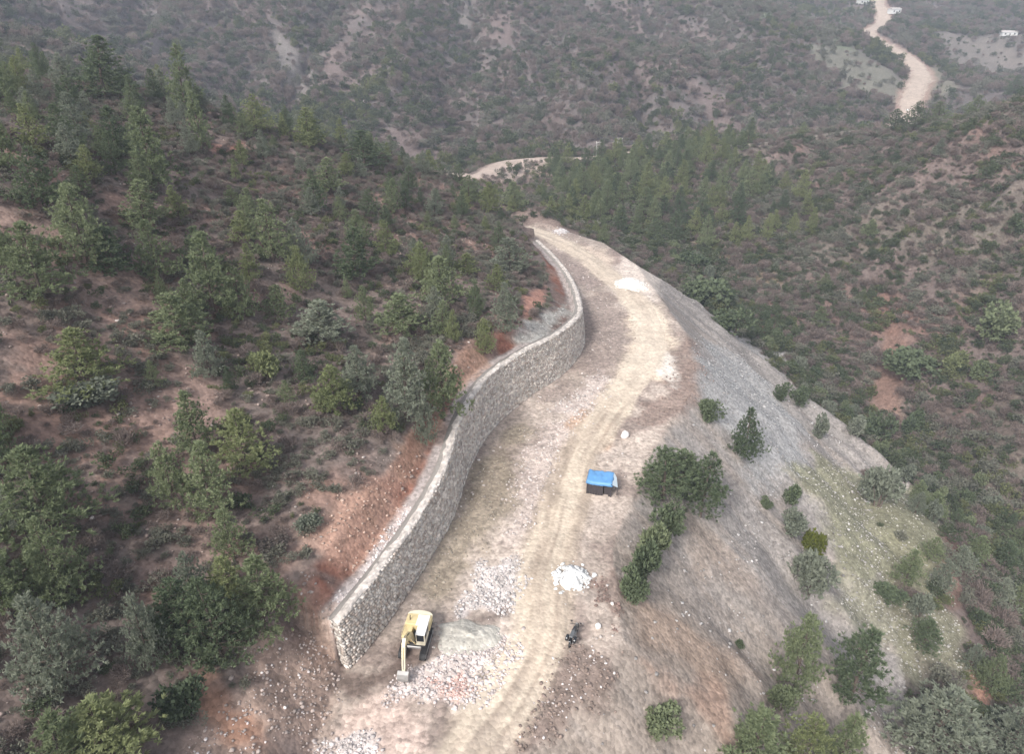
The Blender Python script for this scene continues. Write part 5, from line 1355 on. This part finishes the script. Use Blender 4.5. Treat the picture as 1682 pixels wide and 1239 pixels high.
# ------------------------------------------------------------------ motorbike
M_BIKE = plain('black_bike_paint', (0.02, 0.021, 0.024), 0.3, var=0.1, spec=0.5)
M_SEAT = plain('grey_seat', (0.10, 0.105, 0.11), 0.6, var=0.1)
def motorbike(x, y, rz):
    root = empty('motorbike', (x, y, ground_z(x, y) - .02), rz, (1.3, 1.3, 1.3))
    tag(root, 'black motorbike parked on the outer side of the dirt track', 'motorbike')
    for yy, nm in ((-.72, 'rear_wheel'), (.74, 'front_wheel')):
        w = MB()
        ring = [(.0, yy + .30 * math.cos(a), .31 + .30 * math.sin(a)) for a in np.linspace(0, 2 * math.pi, 21)]
        w.tube(ring, .06, 8, False)
        w = w.build('wheel', M_DARK, root)
        rim = MB().tube([(-.05, yy, .31), (.05, yy, .31)], .07, 10)
        for k in range(6):
            a = k * math.pi / 3; rim.tube([(0, yy, .31), (0, yy + .27 * math.cos(a), .31 + .27 * math.sin(a))], .012, 5)
        rim.build('rim', M_STEEL, w)
    MB().box((0, 0, .48), (.30, .55, .36), bev=.06).build('engine', M_STEEL, root)
    MB().tube([(0, -.72, .34), (0, -.3, .55), (0, .35, .86), (0, .45, .9)], .05, 8).tube([(0, -.3, .55), (0, .2, .36), (0, .4, .8)], .035, 8).build('frame', M_BIKE, root)
    MB().box((0, .18, .90), (.32, .52, .26), taper=.7, bev=.08).build('fuel_tank', M_BIKE, root)
    MB().box((0, -.36, .86), (.30, .70, .12), bev=.05).build('seat', M_SEAT, root)
    for s_ in (-.09, .09): MB().tube([(s_, .74, .31), (s_, .47, 1.02)], .028, 7).build('fork', M_STEEL, root)
    hb = MB().tube([(-.40, .30, 1.10), (-.15, .44, 1.06), (.15, .44, 1.06), (.40, .30, 1.10)], .02, 7).build('handlebar', M_DARK, root)
    for s_ in (-1, 1): MB().tube([(s_ * .3, .36, 1.1), (s_ * .34, .42, 1.26)], .01, 5).box((s_ * .35, .43, 1.30), (.14, .03, .09)).build('mirror', M_BIKE, hb)
    MB().tube([(0, .52, .94), (0, .64, .94)], .10, 12).build('headlight', M_STEEL, root)
    MB().box((0, -.74, .68), (.20, .46, .05), bev=.02).build('mudguard', M_BIKE, root); MB().box((0, .76, .66), (.16, .40, .04), bev=.015).build('mudguard', M_BIKE, root)
    for s_ in (-1, 1): MB().box((s_ * .30, -.58, .60), (.22, .44, .34), bev=.05).build('pannier', M_BIKE, root)
    MB().tube([(.17, .1, .35), (.2, -.8, .42)], .045, 8).build('exhaust', M_STEEL, root)
    return root
motorbike(*T_SPOT['motorbike'], R(-24))

# ------------------------------------------------------------------ poles and far houses
M_CONC = plain('pale_concrete', (0.55, 0.54, 0.50), 0.9, var=0.1)
for key, h, lab in (('pole_a', 7.5, 'pale pole with a cross arm at the wood edge near the distant bend, left one'), ('pole_b', 8.0, 'pale pole with a cross arm at the wood edge near the distant bend, right one')):
    x, y = T_SPOT[key]
    r0 = empty('utility_pole', (x, y, ground_z(x, y))); tag(r0, lab, 'pole', 'utility poles')
    MB().tube([(0, 0, -.6), (0, 0, h)], [.15, .10], 8).build('shaft', M_CONC, r0)
    MB().box((.9, 0, h - .25), (2.2, .12, .12)).build('cross_arm', M_CONC, r0)
    for q in (-.2, .9, 2.0): MB().tube([(q, 0, h - .17), (q, 0, h + .12)], .06, 6).build('insulator', M_WHITE, r0)
M_PLASTER = plain('white_plaster', (0.56, 0.56, 0.55), 0.9, var=0.06, scale=.4)
M_ROOF = plain('pale_roof', (0.50, 0.46, 0.44), 0.9, var=0.15, scale=.6)
for key, W, D, H, rz, lab in (('house_a', 9, 7, 4.2, .2, 'small white house beside the distant road at its top'), ('house_b', 12, 7, 3.2, -.15, 'long low white building among pale fields at the right edge'), ('house_c', 10, 6, 3.6, .3, 'small white house left of the distant road at the top edge')):
    x, y = T_SPOT[key]
    r0 = empty('house', (x, y, ground_z(x, y) - .3), rz); tag(r0, lab, 'house', 'far white houses')
    MB().box((0, 0, H / 2), (W, D, H)).build('wall', M_PLASTER, r0)
    MB().prism([(-D / 2 - .4, H + .004), (D / 2 + .4, H + .004), (0, H + 1.1)], 'x', -W / 2 - .4, W / 2 + .4).build('roof', M_ROOF, r0)
    for k in (-1, 1):
        w_ = MB().box((k * W * .3, -D / 2 - .02, H * .55), (1.2, .08, 1.2)).build('window', M_GLASS, r0); MB().box((k * W * .3, -D / 2 - .08, H * .55 - .68), (1.5, .2, .12)).build('sill', M_CONC, w_)
    MB().box((0, -D / 2 - .02, 1.1), (1.0, .08, 2.1)).build('door', M_BOARD, r0)

# ------------------------------------------------------------------ haze
zt = float(gz.max()) + 15; zb = float(gz.min()) - 1.5
hb_ = MB().box(((0), 740, (zt + zb) / 2), (4200, 1640, zt - zb)).build('haze', None)
hm = bpy.data.materials.new('thin_haze'); hm.use_nodes = True; hm.node_tree.nodes.clear()
ho = hm.node_tree.nodes.new('ShaderNodeOutputMaterial'); hv = hm.node_tree.nodes.new('ShaderNodeVolumePrincipled')
hv.inputs['Color'].default_value = (0.70, 0.78, 0.93, 1); hv.inputs['Density'].default_value = 0.00036; hv.inputs['Anisotropy'].default_value = 0.0
hm.node_tree.links.new(hv.outputs[0], ho.inputs['Volume'])
hb_.data.materials.append(hm); tag(hb_, 'thin pale bluish haze filling the valley', kind='stuff')
